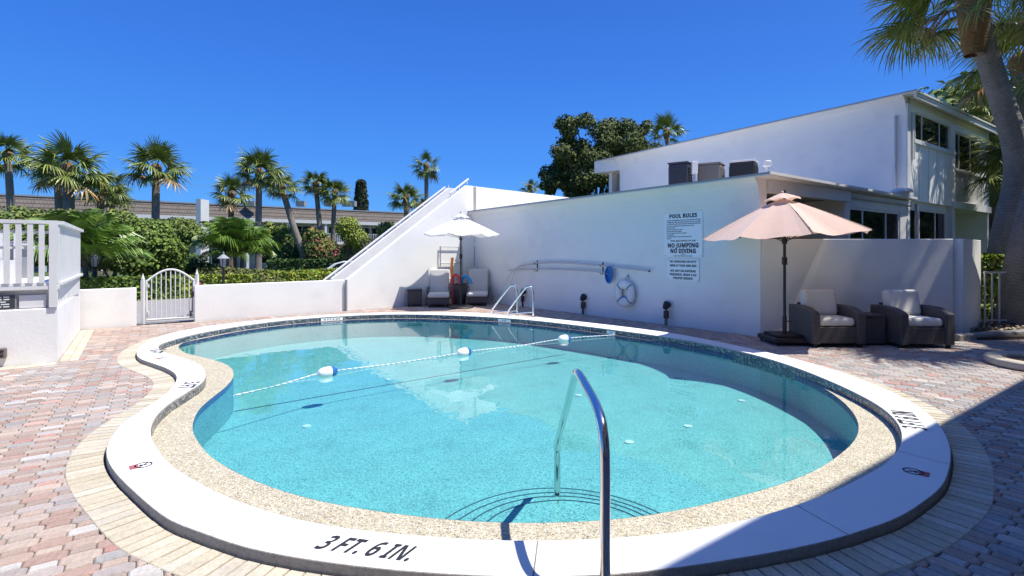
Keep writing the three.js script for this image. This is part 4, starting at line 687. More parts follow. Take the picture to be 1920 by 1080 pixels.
// ---------------------------------------------------------------- things on the pool house wall
const wallS = (px) => { const k = (px - 960) / FOCAL, a = C2.x + k * C2.z, b = dP.x + k * dP.z; return -a / b; };        // distance along the wall of a photo column
const onWall = (px, py, out = 0) => { const s = wallS(px), p = along(C2, dP, s, -out); const d = -along(C2, dP, s).z; return V(p.x, EYE - (py - HORIZON) / FOCAL * d, p.z); };
const wallBasis = (P) => new THREE.Matrix4().makeBasis(dP, V(0, 1, 0), nP).setPosition(P.x, P.y, P.z);
{
  const sign = (name, label, px0, px1, py0, py1, draw) => {
    const s0 = wallS(px0), s1 = wallS(px1), mid = (px0 + px1) / 2, a = onWall(mid, py0, 0.004), b = onWall(mid, py1, 0.004), w = s1 - s0, h = a.y - b.y, g = thing(name, label, 'sign');
    const c = document.createElement('canvas'); c.width = 640; c.height = Math.round(640 * h / w); const x = c.getContext('2d'); x.fillStyle = '#eef2f4'; x.fillRect(0, 0, c.width, c.height); x.fillStyle = '#14181d'; draw(x, c.width, c.height);
    const t = new THREE.CanvasTexture(c); t.colorSpace = THREE.SRGBColorSpace; t.anisotropy = 8;
    const P = V((a.x + b.x) / 2, (a.y + b.y) / 2, (a.z + b.z) / 2), bs = wallBasis(P);
    obj('board', rbox(w, h, 0.008, 0.003, 0, 0, 0.006).applyMatrix4(bs), M.trim, g);
    inst('print', new THREE.PlaneGeometry(w - 0.006, h - 0.006).translate(0, 0, 0.0115).applyMatrix4(bs), std({ name: 'sign_print', map: t, roughness: 0.4 }), g);
    for (const [sx, sy] of [[-1, -1], [1, -1], [-1, 1], [1, 1]]) obj('screw', new THREE.CylinderGeometry(0.008, 0.008, 0.006, 10).rotateX(PI / 2).translate(sx * (w / 2 - 0.03), sy * (h / 2 - 0.03), 0.014).applyMatrix4(bs), M.blackMetal, g);
  };
  sign('pool_rules_sign', 'tall white POOL RULES sign reading NO JUMPING NO DIVING', 1245, 1317, 394, 482, (x, w, h) => {
    const line = (s, y, size, wmax, al = 'center', left = 0) => { x.font = `bold ${Math.round(size * h / 900)}px sans-serif`; x.textAlign = al; x.textBaseline = 'middle'; x.fillText(s, al === 'center' ? w / 2 : left, y * h, wmax); x.lineWidth = size * h / 14000; x.strokeStyle = '#14181d'; x.strokeText(s, al === 'center' ? w / 2 : left, y * h, wmax); };
    line('POOL RULES', 0.118, 104, w * 0.76);
    ['NO FOOD OR BEVERAGES IN THE POOL OR ON THE POOL WET DECK', 'COMMERCIALLY BOTTLED WATER IN PLASTIC BOTTLES IS ALLOWED', 'ON THE POOL WET DECK FOR POOL PATRON HYDRATION'].forEach((s, i) => line(s, 0.21 + i * 0.04, 27, w * 0.88, 'left', w * 0.07));
    ['NO GLASS OR ANIMALS IN THE FENCED POOL AREA', 'BATHING LOAD:', 'POOL HOURS: DAWN TO DUSK', 'SHOWER BEFORE ENTERING', 'DO NOT SWALLOW THE POOL WATER', 'NO RUNNING', 'CHILDREN UNDER 12 MUST BE WITH AN ADULT', 'NO PETS'].forEach((s, i) => line(s, 0.332 + i * 0.039, 25, w * 0.72, 'left', w * 0.07));
    line('POOL MAX DEPTH: 8 FT 6 IN', 0.655, 42, w * 0.86); line('NO JUMPING', 0.752, 112, w * 0.82); line('NO DIVING', 0.872, 112, w * 0.68); line('CAUTION', 0.945, 22, w * 0.3); line('DO NOT USE POOL IF IT IS CLOSED', 0.978, 24, w * 0.9);
  });
  sign('lifeguard_sign', 'smaller white NO LIFEGUARD ON DUTY sign below the rules', 1251, 1311, 485, 527, (x, w, h) => { x.textAlign = 'center'; x.textBaseline = 'middle'; [['NO LIFEGUARD ON DUTY', 0.13], ['SWIM AT YOUR OWN RISK', 0.31], ['NO HAY SALVAVIDAS', 0.55], ['PRESENTE, NADE A SU', 0.72], ['PROPIO RIESGO', 0.88]].forEach(([s, y]) => { x.font = `bold ${Math.round(h * 0.13)}px sans-serif`; x.fillText(s, w / 2, y * h, w * 0.84); x.lineWidth = h * 0.01; x.strokeStyle = '#14181d'; x.strokeText(s, w / 2, y * h, w * 0.84); }); });
  // poles on hooks
  const O = 0.09;
  tag(obj('shepherd_pole', [tube([onWall(958, 506, O), onWall(985, 505, O), onWall(1020, 504, O), onWall(1110, 508, O), onWall(1141, 511, O)], 0.017, 60, 10)], M.aluminium), 'thin aluminium pole on the lower pair of wall hooks', 'pole', 'poles on the pool wall');
  const up = thing('life_hook_pole', 'long aluminium rescue pole on the upper hooks ending in a thin loop', 'pole', [0, 0, 0], 0, 'poles on the pool wall');
  obj('shaft', tube([onWall(978, 498, O), onWall(1000, 494.5, O), onWall(1040, 492, O), onWall(1080, 493.5, O), onWall(1130, 498, O), onWall(1222, 508, O)], 0.02, 80, 10), M.aluminium, up);
  obj('end_cap', new THREE.SphereGeometry(0.026, 12, 8).applyMatrix4(wallBasis(onWall(1222, 508, O))), M.black, up);
  obj('loop', tube([onWall(979, 498, O), onWall(970, 504, O), onWall(958, 522, O + 0.03), onWall(957, 534, O + 0.05), onWall(960, 538, O + 0.06), onWall(964, 536, O + 0.05), onWall(966, 522, O + 0.02), onWall(972, 506, O), onWall(980, 498.5, O)], 0.008, 80, 6), M.aluminium, up);
  for (const [x, y0, y1] of [[1008, 488, 506], [1131, 492, 512]]) { const g = thing('wall_hook', x < 1100 ? 'black metal hook holding the poles by the pool ladder' : 'black metal hook holding the poles by the blue skimmer', 'hook', [0, 0, 0], 0, 'hooks for the poles'); obj('back_plate', rod(onWall(x, y0, 0.012), onWall(x, y1 + 2, 0.012), 0.014), M.blackMetal, g); for (const y of [y0 + 5.5, y1]) obj('prong', tube([onWall(x, y + 1.8, 0.01), onWall(x, y + 2.3, O), onWall(x, y, O + 0.03), onWall(x, y - 2, O + 0.03)], 0.007, 16, 6), M.blackMetal, g); }
  const nk = thing('leaf_skimmer', 'bright blue oval leaf skimmer net hanging from the pole end', 'skimmer'); const nP0 = onWall(1148, 515, 0.13), nb = wallBasis(nP0), blue = std({ name: 'blue_skimmer_plastic', color: RGB(0.015, 0.17, 0.50), roughness: 0.35 });
  obj('rim', new THREE.TorusGeometry(0.15, 0.018, 10, 40).scale(0.72, 1.28, 1).applyMatrix4(nb), blue, nk); obj('net', new THREE.SphereGeometry(0.148, 24, 12, 0, 2 * PI, 0, PI / 2).rotateX(-PI / 2).scale(0.71, 1.27, 0.5).applyMatrix4(nb), blue, nk); obj('handle', rod(onWall(1141, 511, O), onWall(1147, 514, 0.13), 0.014), M.aluminium, nk);
  const lr = thing('life_ring', 'white life ring with grey bands hanging on the shaded wall', 'life ring'), lp = onWall(1175.5, 550, 0.075), lb = wallBasis(lp), gry = std({ name: 'grey_blue_band', color: RGB(0.20, 0.30, 0.42), roughness: 0.7 });
  obj('ring', new THREE.TorusGeometry(0.19, 0.095, 16, 48).scale(1, 1.12, 0.7).applyMatrix4(lb), std({ name: 'white_ring_foam', color: RGB(0.86, 0.86, 0.84), map: T.soft, roughness: 0.6 }), lr);
  for (let k = 0; k < 4; k++) { const a = PI / 4 + k * PI / 2; obj('band', new THREE.TorusGeometry(0.098, 0.009, 8, 28).scale(0.72, 1, 2.2).rotateY(PI / 2).rotateZ(0).applyMatrix4(new THREE.Matrix4().makeRotationZ(a + PI / 2)).translate(0.19 * cos(a), 0.213 * sin(a), 0).applyMatrix4(lb), gry, lr); }
  obj('rope', tube(Array.from({ length: 24 }, (_, k) => { const a = k / 24 * 2 * PI, r = 0.292 + 0.016 * Math.abs(sin(2 * a)); return V(r * cos(a), r * 1.08 * sin(a), 0.02).applyMatrix4(lb); }), 0.007, 120, 6, true), M.trim, lr);
  const hk = onWall(1178, 520, 0.02); obj('hook', [tube([V(hk.x, hk.y + 0.05, hk.z), V(hk.x + nP.x * 0.07, hk.y, hk.z + nP.z * 0.07), V(hk.x + nP.x * 0.09, hk.y - 0.06, hk.z + nP.z * 0.09), V(hk.x + nP.x * 0.06, hk.y - 0.1, hk.z + nP.z * 0.06)], 0.012, 20, 8), rbox(0.05, 0.09, 0.03, 0.01).applyMatrix4(wallBasis(V(hk.x, hk.y + 0.02, hk.z)))], M.aluminium, lr);
  // small black spot lamps on spikes along the foot of the wall
  for (const [px, py, label] of [[980, 575.5, 'behind the pool ladder'], [1093, 589.5, 'below the poles'], [1249, 610, 'below the NO LIFEGUARD sign']]) {
    const b = gp(px, py), l = thing('garden_spotlight', `small black spotlight on a stake ${label}`, 'spotlight', [b.x, 0, b.z], -0.8, 'spotlights along the pool house wall');
    obj('stake', [box(0.02, 0.16, 0.02, -0.02, 0.08, 0), box(0.02, 0.16, 0.02, 0.02, 0.08, 0)], M.black, l); obj('junction_box', rbox(0.10, 0.17, 0.07, 0.012, 0, 0.235, 0), M.black, l); obj('swivel', cyl(0.014, 0.014, 0.07, 0, 0.315, 0), M.black, l);
    obj('lamp_head', new THREE.LatheGeometry([[0, -0.08], [0.05, -0.07], [0.075, 0.0], [0.085, 0.07], [0.075, 0.07], [0.06, 0.02], [0, 0.0]].map(([a, b2]) => new THREE.Vector2(a, b2)), 20).rotateX(-0.9).translate(0, 0.42, 0), M.black, l);
  }
}
// ---------------------------------------------------------------- air conditioners on the pool house roof
{
  const ac = (label, px0, px1, pyTop, d, rgb, h, style) => {
    const w = (px1 - px0) / FOCAL * d / 1.16, c = at((px0 + px1) / 2, pyTop, d), m = std({ name: 'condenser_casing', color: RGB(...rgb), roughness: 0.7 }), roofY = 3.0;
    const g = thing('air_conditioner', label, 'air conditioner', [c.x, roofY, c.z], -0.6, 'air conditioners on the low roof'); h = c.y - roofY - 0.06;
    obj('casing', rbox(w * 0.94, h, w * 0.94, 0.05, 0, h / 2 + 0.0, 0), m, g);
    for (const s of [[1, 0], [-1, 0], [0, 1], [0, -1]]) for (let k = 0; k < (style ? 9 : 11); k++) obj('louvre', style ? box(s[0] ? 0.02 : 0.03, h * 0.8, s[0] ? 0.03 : 0.02, s[0] ? s[0] * w * 0.475 : (k - 4) * w * 0.095, h * 0.5, s[1] ? s[1] * w * 0.475 : (k - 4) * w * 0.095) : box(s[0] ? 0.02 : w * 0.8, 0.022, s[0] ? w * 0.8 : 0.02, s[0] * w * 0.475, h * 0.1 + k * h * 0.078, s[1] * w * 0.475), m, g);
    obj('lid', rbox(w, 0.05, w, 0.02, 0, h + 0.02, 0), style === 2 ? M.trim : m, g); obj('fan_guard', [new THREE.SphereGeometry(w * 0.36, 24, 6, 0, 2 * PI, 0, PI / 2).scale(1, 0.16, 1).translate(0, h + 0.045, 0)], m, g);
  };
  ac('dark blue grey air conditioner with horizontal louvres', 1254, 1298, 305, 14.6, [0.03, 0.036, 0.055], 1, 0);
  ac('brown grey air conditioner with vertical louvres, middle one of the roof units', 1309, 1358, 306.5, 14.6, [0.19, 0.175, 0.16], 1, 1);
  ac('black air conditioner with a pale lid', 1368, 1421, 302, 14.4, [0.03, 0.03, 0.035], 1, 2);
  const e = at(1302, 318, 14.3), bx = thing('disconnect_box', 'small white electrical box on a post beside the roof units', 'electrical box', [e.x, 2.98, e.z]); obj('box', rbox(0.16, 0.34, 0.1, 0.015, 0, 0.95, 0), M.trim, bx); obj('post', cyl(0.025, 0.025, 0.8, 0, 0, 0), M.aluminium, bx);
}
// ---------------------------------------------------------------- lamp posts, trolley, parked car, wires
{
  const post = (px, label) => { const p = at(px, 500, 17), l = thing('lamp_post', label, 'lamp post', [p.x, 0, p.z], 0.3, 'lantern posts behind the low wall');
    obj('post', [cyl(0.045, 0.04, 1.06, 0, 0, 0), cyl(0.08, 0.06, 0.15, 0, 0, 0), cyl(0.06, 0.08, 0.05, 0, 1.04, 0)], M.blackMetal, l);
    obj('lantern_glass', cyl(0.085, 0.13, 0.27, 0, 1.11, 0, 6), phys({ name: 'frosted_lantern_glass', color: RGB(0.50, 0.54, 0.56), roughness: 0.4, transmission: 0.3, thickness: 0 }), l);
    obj('lantern_frame', Array.from({ length: 6 }, (_, k) => { const a = k * PI / 3; return rod(V(0.09 * sin(a), 1.1, 0.09 * cos(a)), V(0.135 * sin(a), 1.39, 0.135 * cos(a)), 0.011); }), M.blackMetal, l);
    obj('lantern_roof', [new THREE.ConeGeometry(0.2, 0.16, 6).translate(0, 1.46, 0), new THREE.SphereGeometry(0.03, 12, 8).translate(0, 1.56, 0)], M.greyPaint, l); };
  post(178, 'black lantern post beside the raised deck'); post(419, 'black lantern post in front of the bushy feather palm');
  const tp = gp(353, 598).add(V(-0.1, 0, -0.5)), tr = thing('hand_trolley', 'black upright trolley with a red bag standing behind the gate', 'trolley', [tp.x, 0, tp.z], 0.4);
  obj('frame', [rod(V(-0.1, 0.1, 0), V(-0.1, 0.86, -0.12), 0.016), rod(V(0.1, 0.1, 0), V(0.1, 0.86, -0.12), 0.016), rod(V(-0.1, 0.86, -0.12), V(0.1, 0.86, -0.12), 0.016)], M.blackMetal, tr); obj('toe_plate', rbox(0.34, 0.03, 0.26, 0.01, 0, 0.06, 0.1), M.black, tr); obj('bag', rbox(0.2, 0.36, 0.15, 0.05, 0, 0.66, 0.02, 3), std({ name: 'dark_red_nylon', color: RGB(0.28, 0.03, 0.04), roughness: 0.8 }), tr);
  for (const s of [-1, 1]) obj('wheel', new THREE.CylinderGeometry(0.07, 0.07, 0.04, 18).rotateZ(PI / 2).translate(s * 0.15, 0.07, -0.04), M.black, tr);
  // white car behind the stair
  const cp = at(664, 500, 25), car = thing('parked_car', 'white parked car half hidden behind the white stair', 'car', [cp.x, 0, cp.z], 0.25); car.scale.setScalar(0.93); const paint = phys({ name: 'white_car_paint', color: RGB(0.82, 0.83, 0.84), roughness: 0.3, clearcoat: 1 });
  const side = (pts, w) => new THREE.ExtrudeGeometry(new THREE.Shape(pts.map(([a, b]) => new THREE.Vector2(a, b))), { depth: w - 0.12, bevelEnabled: true, bevelThickness: 0.06, bevelSize: 0.05, bevelOffset: -0.05, bevelSegments: 3 }).translate(0, 0, -w / 2 + 0.06);
  obj('body', side([[-1.95, 0.25], [1.95, 0.25], [2.0, 0.55], [1.8, 0.78], [0.95, 0.86], [-1.45, 0.88], [-2.0, 0.7]], 1.7), paint, car);
  obj('cabin', side([[-1.3, 0.86], [1.0, 0.86], [0.55, 1.12], [0.1, 1.24], [-0.5, 1.25], [-0.95, 1.12]], 1.45), paint, car);
  for (const s of [-1, 1]) { obj('side_window', new THREE.ExtrudeGeometry(new THREE.Shape([[-1.05, 0.9], [0.8, 0.9], [0.45, 1.1], [0.08, 1.18], [-0.48, 1.18], [-0.8, 1.1]].map(([a, b]) => new THREE.Vector2(a, b))), { depth: 0.01, bevelEnabled: false }).translate(0, 0, s * 0.728 - 0.005), M.glass, car); for (const x of [-1.25, 1.25]) { const w = obj('wheel', new THREE.CylinderGeometry(0.31, 0.31, 0.2, 26).rotateX(PI / 2).translate(x, 0.31, s * 0.78), M.black, car); obj('rim', new THREE.CylinderGeometry(0.19, 0.19, 0.21, 20).rotateX(PI / 2).translate(x, 0.31, s * 0.78), M.aluminium, w); } obj('headlight', rbox(0.1, 0.1, 0.28, 0.03, 1.9, 0.64, s * 0.6), M.glass, car); }
  obj('windscreen', new THREE.PlaneGeometry(1.25, 0.42).rotateY(PI / 2).rotateZ(0.93).translate(0.79, 1.0, 0), M.glass, car);
  const wire = (label, y0, y1) => tag(obj('power_line', tube([at(-300, y0 - 22, 70), at(400, (y0 + y1) / 2 + 2, 70), at(1080, y1 + 12, 70)], 0.011, 80, 5), M.greyPaint), label, 'power line', 'overhead wires behind the palms');
  wire('thin overhead wire, topmost of three behind the palms', 318, 350); wire('thin overhead wire, middle one of three behind the palms', 330, 361); wire('thin overhead wire, lowest of three behind the palms', 336, 366);
}
// ---------------------------------------------------------------- foliage
const tint = (base, r, v = 0.3) => { const k = 1 + (r() - 0.5) * 2 * v; return [base[0] * k * (1 + (r() - 0.5) * 0.25), base[1] * k, base[2] * k * (1 + (r() - 0.5) * 0.3)]; };
function leafCloud(n, sample, size, cols, seed, flower) { // many small folded leaves: sample() gives a place and an outward direction
  const r = rng(seed), pos = new Float32Array(n * 12), col = new Float32Array(n * 12), nor = new Float32Array(n * 12), idx = new Uint32Array(n * 6), q = new THREE.Quaternion(), m = new THREE.Matrix4(), a = V(), b = V(), c = V();
  for (let i = 0; i < n; i++) {
    const [p, out] = sample(r, i); b.set(out.x + (r() - 0.5) * 1.5, out.y * 0.7 + 0.35 + (r() - 0.5) * 1.2, out.z + (r() - 0.5) * 1.5).normalize();   // face direction
    a.set(r() - 0.5, r() - 0.6, r() - 0.5).addScaledVector(out, 0.5); a.addScaledVector(b, -a.dot(b)).normalize(); c.crossVectors(a, b);
    const s = size * (0.65 + 0.7 * r()), w = s * 0.42, o = i * 12, fl = flower && r() < flower.share, k = tint(fl ? flower.rgb : cols[Math.floor(r() * cols.length)], r, 0.28);
    const P = [[-0.1, 0], [0.45, 1], [1, 0], [0.45, -1]];
    P.forEach(([u, v], j) => { const bend = -0.18 * s * u * u + (v ? 0.1 * s : 0); pos[o + j * 3] = p.x + a.x * s * u + c.x * w * v + b.x * bend; pos[o + j * 3 + 1] = p.y + a.y * s * u + c.y * w * v + b.y * bend; pos[o + j * 3 + 2] = p.z + a.z * s * u + c.z * w * v + b.z * bend; nor[o + j * 3] = b.x; nor[o + j * 3 + 1] = b.y; nor[o + j * 3 + 2] = b.z; col[o + j * 3] = k[0]; col[o + j * 3 + 1] = k[1]; col[o + j * 3 + 2] = k[2]; });
    idx.set([i * 4, i * 4 + 1, i * 4 + 2, i * 4, i * 4 + 2, i * 4 + 3], i * 6);
  }
  const g = new THREE.BufferGeometry(); g.setAttribute('position', new THREE.BufferAttribute(pos, 3)); g.setAttribute('normal', new THREE.BufferAttribute(nor, 3)); g.setAttribute('color', new THREE.BufferAttribute(col, 3)); g.setIndex(new THREE.BufferAttribute(idx, 1)); return g;
}
const GREEN = { clusia: [[0.12, 0.19, 0.03], [0.19, 0.27, 0.04], [0.08, 0.135, 0.027]], lime: [[0.27, 0.34, 0.035], [0.20, 0.28, 0.035], [0.34, 0.36, 0.05], [0.12, 0.19, 0.03]], deep: [[0.045, 0.09, 0.022], [0.065, 0.12, 0.03], [0.10, 0.17, 0.036]], mid: [[0.10, 0.165, 0.034], [0.16, 0.225, 0.045], [0.22, 0.265, 0.06]], olive: [[0.14, 0.165, 0.045], [0.10, 0.13, 0.036], [0.19, 0.19, 0.06]], ficus: [[0.055, 0.088, 0.02], [0.085, 0.118, 0.025], [0.125, 0.142, 0.03], [0.035, 0.058, 0.015]] };
const blobs = (list) => { // ellipsoids [x, y, z, rx, ry, rz]; leaves lie in an uneven outer shell
  const w = list.map((b) => b[3] * b[4] + b[4] * b[5]), tot = w.reduce((a, b) => a + b); const nz = fbm(515, 4, 3);
  return (r) => { let k = r() * tot, i = 0; while (k > w[i] && i < list.length - 1) k -= w[i++]; const b = list[i], y = r() * 2 - 1, a = r() * 2 * PI, h = Math.sqrt(1 - y * y), o = V(h * cos(a), y, h * sin(a)), lump = 0.80 + 0.42 * nz(a / 6.283 * 2 + i * 0.37, y * 0.5 + 0.5), q = Math.pow(r(), 0.35) * lump; return [V(b[0] + o.x * b[3] * q, b[1] + o.y * b[4] * q, b[2] + o.z * b[5] * q), o]; };
};
function taper(pts, r0, r1, n = 10, seg = 24) { const g = tube(pts, 1, seg, n), P = g.attributes.position, c = new THREE.CatmullRomCurve3(pts, false, 'centripetal'); for (let i = 0; i <= seg; i++) { const o = c.getPointAt(i / seg), R = lerp(r0, r1, i / seg); for (let j = 0; j <= n; j++) { const k = i * (n + 1) + j; P.setXYZ(k, o.x + (P.getX(k) - o.x) * R, o.y + (P.getY(k) - o.y) * R, o.z + (P.getZ(k) - o.z) * R); } } g.computeVertexNormals(); return g; }
function shrub(name, label, category, pos, list, n, size, cols, seed, group, flower, stems = 3) {
  const t = thing(name, label, category, pos, 0, group), r = rng(seed + 5), top = list[0];
  inst('foliage', leafCloud(n, blobs(list), size, cols, seed, flower), M.leaf, t).userData.kind = 'stuff';
  obj('stem', Array.from({ length: stems }, (_, k) => { const b = list[k % list.length]; return taper([V((r() - 0.5) * 0.2, -0.02, (r() - 0.5) * 0.2), V(b[0] * 0.5 + (r() - 0.5) * 0.2, b[1] * 0.45, b[2] * 0.5), V(b[0], b[1] + b[4] * 0.4, b[2])], 0.05, 0.015, 6, 8); }), M.barkDark, t);
  return t;
}
function hedge(label, A, B, depth, h, n, size, cols, seed) {
  const d = dirOf(A, B), L = A.distanceTo(B), t = thing('clipped_hedge', label, 'hedge', [A.x, 0, A.z], 0, 'clipped hedges'), nz = fbm(seed, 8, 2), nrm = V(d.z, 0, -d.x);
  const smp = (r) => { const s = r() * L, f = r(), lumpy = 0.92 + 0.16 * nz(s / 9, 0.3); let o, y, out; if (f < 0.45) { o = r() * depth; y = h * lumpy - r() * 0.09; out = V(0, 1, 0); } else if (f < 0.85) { o = r() * 0.1; y = r() * h * lumpy; out = V(-nrm.x, 0.2, -nrm.z); } else { o = depth - r() * 0.12; y = r() * h * lumpy; out = V(nrm.x, 0.2, nrm.z); } return [V(d.x * s + nrm.x * o, y, d.z * s + nrm.z * o), out]; };
  inst('foliage', leafCloud(n, smp, size, cols, seed), M.leaf, t).userData.kind = 'stuff';
  obj('stem', Array.from({ length: Math.ceil(L / 0.7) }, (_, k) => { const s = (k + 0.5) * 0.7; return cyl(0.025, 0.015, h * 0.8, d.x * s + nrm.x * depth * 0.5, 0, d.z * s + nrm.z * depth * 0.5, 5); }), M.barkDark, t);
}
// fan leaf of a sabal palm: stalk along +z, pleated fingers spreading from its end and drooping at the tips
function fanFrond(seed, fingers, seg, dry) {
  const r = rng(seed), pos = [], col = [], nor = [], idx = []; const base = dry ? [0.26, 0.19, 0.08] : [0.11, 0.165, 0.035];
  const ribbon = (pts, widths, side, c0, c1) => { const s0 = pos.length / 3; pts.forEach((p, i) => { const w = widths[i], t = i / (pts.length - 1); for (const k of [-1, 1]) { pos.push(p.x + side.x * w * k, p.y + side.y * w * k, p.z + side.z * w * k); nor.push(side.y * k * 0.4, 1, 0.1); for (let c = 0; c < 3; c++) col.push(lerp(c0[c], c1[c], t)); } if (i) { const a = s0 + i * 2; idx.push(a - 2, a - 1, a, a - 1, a + 1, a); } }); };
  const stalk = 0.50, arch = (t) => V(0, 0.10 * Math.sin(t * PI * 0.55) - 0.10 * t * t, t * stalk);
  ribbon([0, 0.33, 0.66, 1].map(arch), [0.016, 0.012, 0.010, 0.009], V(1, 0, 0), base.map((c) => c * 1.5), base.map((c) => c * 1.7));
  const o = arch(1);
  for (let i = 0; i < fingers; i++) {
    const f = i / (fingers - 1) * 2 - 1, a = f * 2.05, len = (0.55 - 0.12 * Math.abs(f)) * (0.88 + 0.24 * r()), fold = -0.30 * Math.abs(f), dr = (0.22 + 0.5 * r()) * (0.7 + 0.55 * Math.abs(f)), c = tint(base, r, 0.35), dir = V(sin(a), fold + 0.12, cos(a)).normalize(), sd = V(cos(a), 0.35 * (i % 2 ? 1 : -1), -sin(a)).normalize(), pts = [], ws = [];
    const off = V(0, 0, 0.10 * (1 - Math.abs(f)));
    for (let k = 0; k <= seg; k++) { const t = k / seg, dn = dr * Math.pow(t, 2.3); pts.push(V(o.x + off.x + dir.x * len * t * (1 - 0.22 * dn), o.y + dir.y * len * t - dn * len, o.z + off.z + dir.z * len * t * (1 - 0.22 * dn))); ws.push((k === seg ? 0.002 : 0.023 * Math.min(1, 0.35 + t * 2.6) * (1 - 0.62 * t)) * 32 / Math.max(fingers, 26)); }
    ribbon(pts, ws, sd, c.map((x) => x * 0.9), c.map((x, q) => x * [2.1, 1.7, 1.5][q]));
  }
  const g = new THREE.BufferGeometry(); g.setAttribute('position', new THREE.Float32BufferAttribute(pos, 3)); g.setAttribute('color', new THREE.Float32BufferAttribute(col, 3)); g.setIndex(idx); g.computeVertexNormals(); return g;
}
const FAN = { far: [0, 1, 2, 3].map((k) => fanFrond(100 + k, 30, 4)), farDry: [fanFrond(150, 22, 4, true)], near: [0, 1, 2, 3].map((k) => fanFrond(200 + k, 58, 6)), nearDry: [fanFrond(250, 40, 5, true)] };
function sabal(label, base, top, o) { // base and top are points; o: trunk radii, crown radius, fronds
  const t = thing('sabal_palm', label, 'palm tree', [base.x, 0, base.z], 0, o.group ?? 'tall sabal palms'), r = rng(o.seed), T0 = V(top.x - base.x, top.y, top.z - base.z), bow = o.bow ?? 0.06, L = T0.length();
  const mid = V(T0.x * 0.35 + bow * L * (o.bx ?? 1), T0.y * 0.5, T0.z * 0.4), q1 = V(T0.x * 0.08 + bow * L * 0.2 * (o.bx ?? 1), T0.y * 0.22, T0.z * 0.12);
  const pts = [V(0, -0.05, 0), q1, mid, V(lerp(mid.x, T0.x, 0.6), T0.y * 0.8, lerp(mid.z, T0.z, 0.6)), T0], tg = taper(pts, o.r0, o.r1, 14, 40);
  { const uv = tg.attributes.uv; for (let i = 0; i < uv.count; i++) uv.setXY(i, uv.getY(i) * 2 * PI * o.r0, uv.getX(i) * L); }
  obj('trunk', tg, o.dark ? M.barkDark : M.bark, t, true);
  const bg = new THREE.LatheGeometry([[0.9, -0.75], [1.25, -0.45], [1.55, 0], [1.4, 0.35], [0.5, 0.6]].map(([a, b]) => new THREE.Vector2(a * o.r1, b * (o.boot ?? 0.55))), 16); obj('leaf_bases', bg.translate(T0.x, T0.y, T0.z), M.boots, t);
  const crown = new THREE.Group(); crown.name = 'crown'; crown.position.copy(T0); t.add(crown);
  const set = o.near ? FAN.near : FAN.far, dry = o.near ? FAN.nearDry : FAN.farDry, n = Math.round((o.n ?? 30) * (o.near ? 0.95 : 0.74));
  for (let i = 0; i < n; i++) {
    const u = (i + 0.5) / n, az = i * 2.39996 + r() * 0.5, el = lerp(1.35, o.low ?? -0.7, Math.pow(u, 0.8)) + (r() - 0.5) * 0.3, s = o.R * (0.82 + 0.3 * r()) * lerp(0.86, 1, Math.min(1, u * 3));
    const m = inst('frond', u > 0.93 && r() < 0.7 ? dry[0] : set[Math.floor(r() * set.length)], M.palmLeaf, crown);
    m.rotation.set(-el, az, (r() - 0.5) * 0.7, 'YXZ'); m.scale.setScalar(s);
  }
  return t;
}
// feather palm frond: arching midrib with drooping leaflets either side
function featherFrond(seed, pairs = 34) {
  const r = rng(seed), pos = [], col = [], idx = [], base = [0.12, 0.205, 0.03];
  const rib = (t) => V(0, 0.62 * t - 0.72 * t * t * (0.9 + 0.2 * sin(seed)), t * (1 - 0.28 * t * t));
  const quad = (a, b, w0, w1, side, c) => { const s = pos.length / 3; for (const [p, w] of [[a, w0], [b, w1]]) for (const k of [-1, 1]) { pos.push(p.x + side.x * w * k, p.y + side.y * w * k, p.z + side.z * w * k); col.push(...c); } idx.push(s, s + 1, s + 2, s + 1, s + 3, s + 2); };
  for (let k = 0; k < 10; k++) quad(rib(k / 10), rib((k + 1) / 10), 0.012 * (1 - k / 11), 0.012 * (1 - (k + 1) / 11), V(1, 0, 0), [0.22, 0.26, 0.06]);
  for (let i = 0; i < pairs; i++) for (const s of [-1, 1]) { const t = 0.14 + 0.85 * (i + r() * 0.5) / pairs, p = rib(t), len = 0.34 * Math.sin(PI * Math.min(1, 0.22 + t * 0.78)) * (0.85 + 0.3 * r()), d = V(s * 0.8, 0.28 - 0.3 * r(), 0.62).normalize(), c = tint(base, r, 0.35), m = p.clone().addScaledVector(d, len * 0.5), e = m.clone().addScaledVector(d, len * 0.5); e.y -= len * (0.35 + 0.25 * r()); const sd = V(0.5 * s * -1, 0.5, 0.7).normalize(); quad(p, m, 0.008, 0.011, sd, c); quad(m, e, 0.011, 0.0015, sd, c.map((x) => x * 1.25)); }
  const g = new THREE.BufferGeometry(); g.setAttribute('position', new THREE.Float32BufferAttribute(pos, 3)); g.setAttribute('color', new THREE.Float32BufferAttribute(col, 3)); g.setIndex(idx); g.computeVertexNormals(); return g;
}
const FEATHER = [0, 1, 2].map((k) => featherFrond(300 + k));
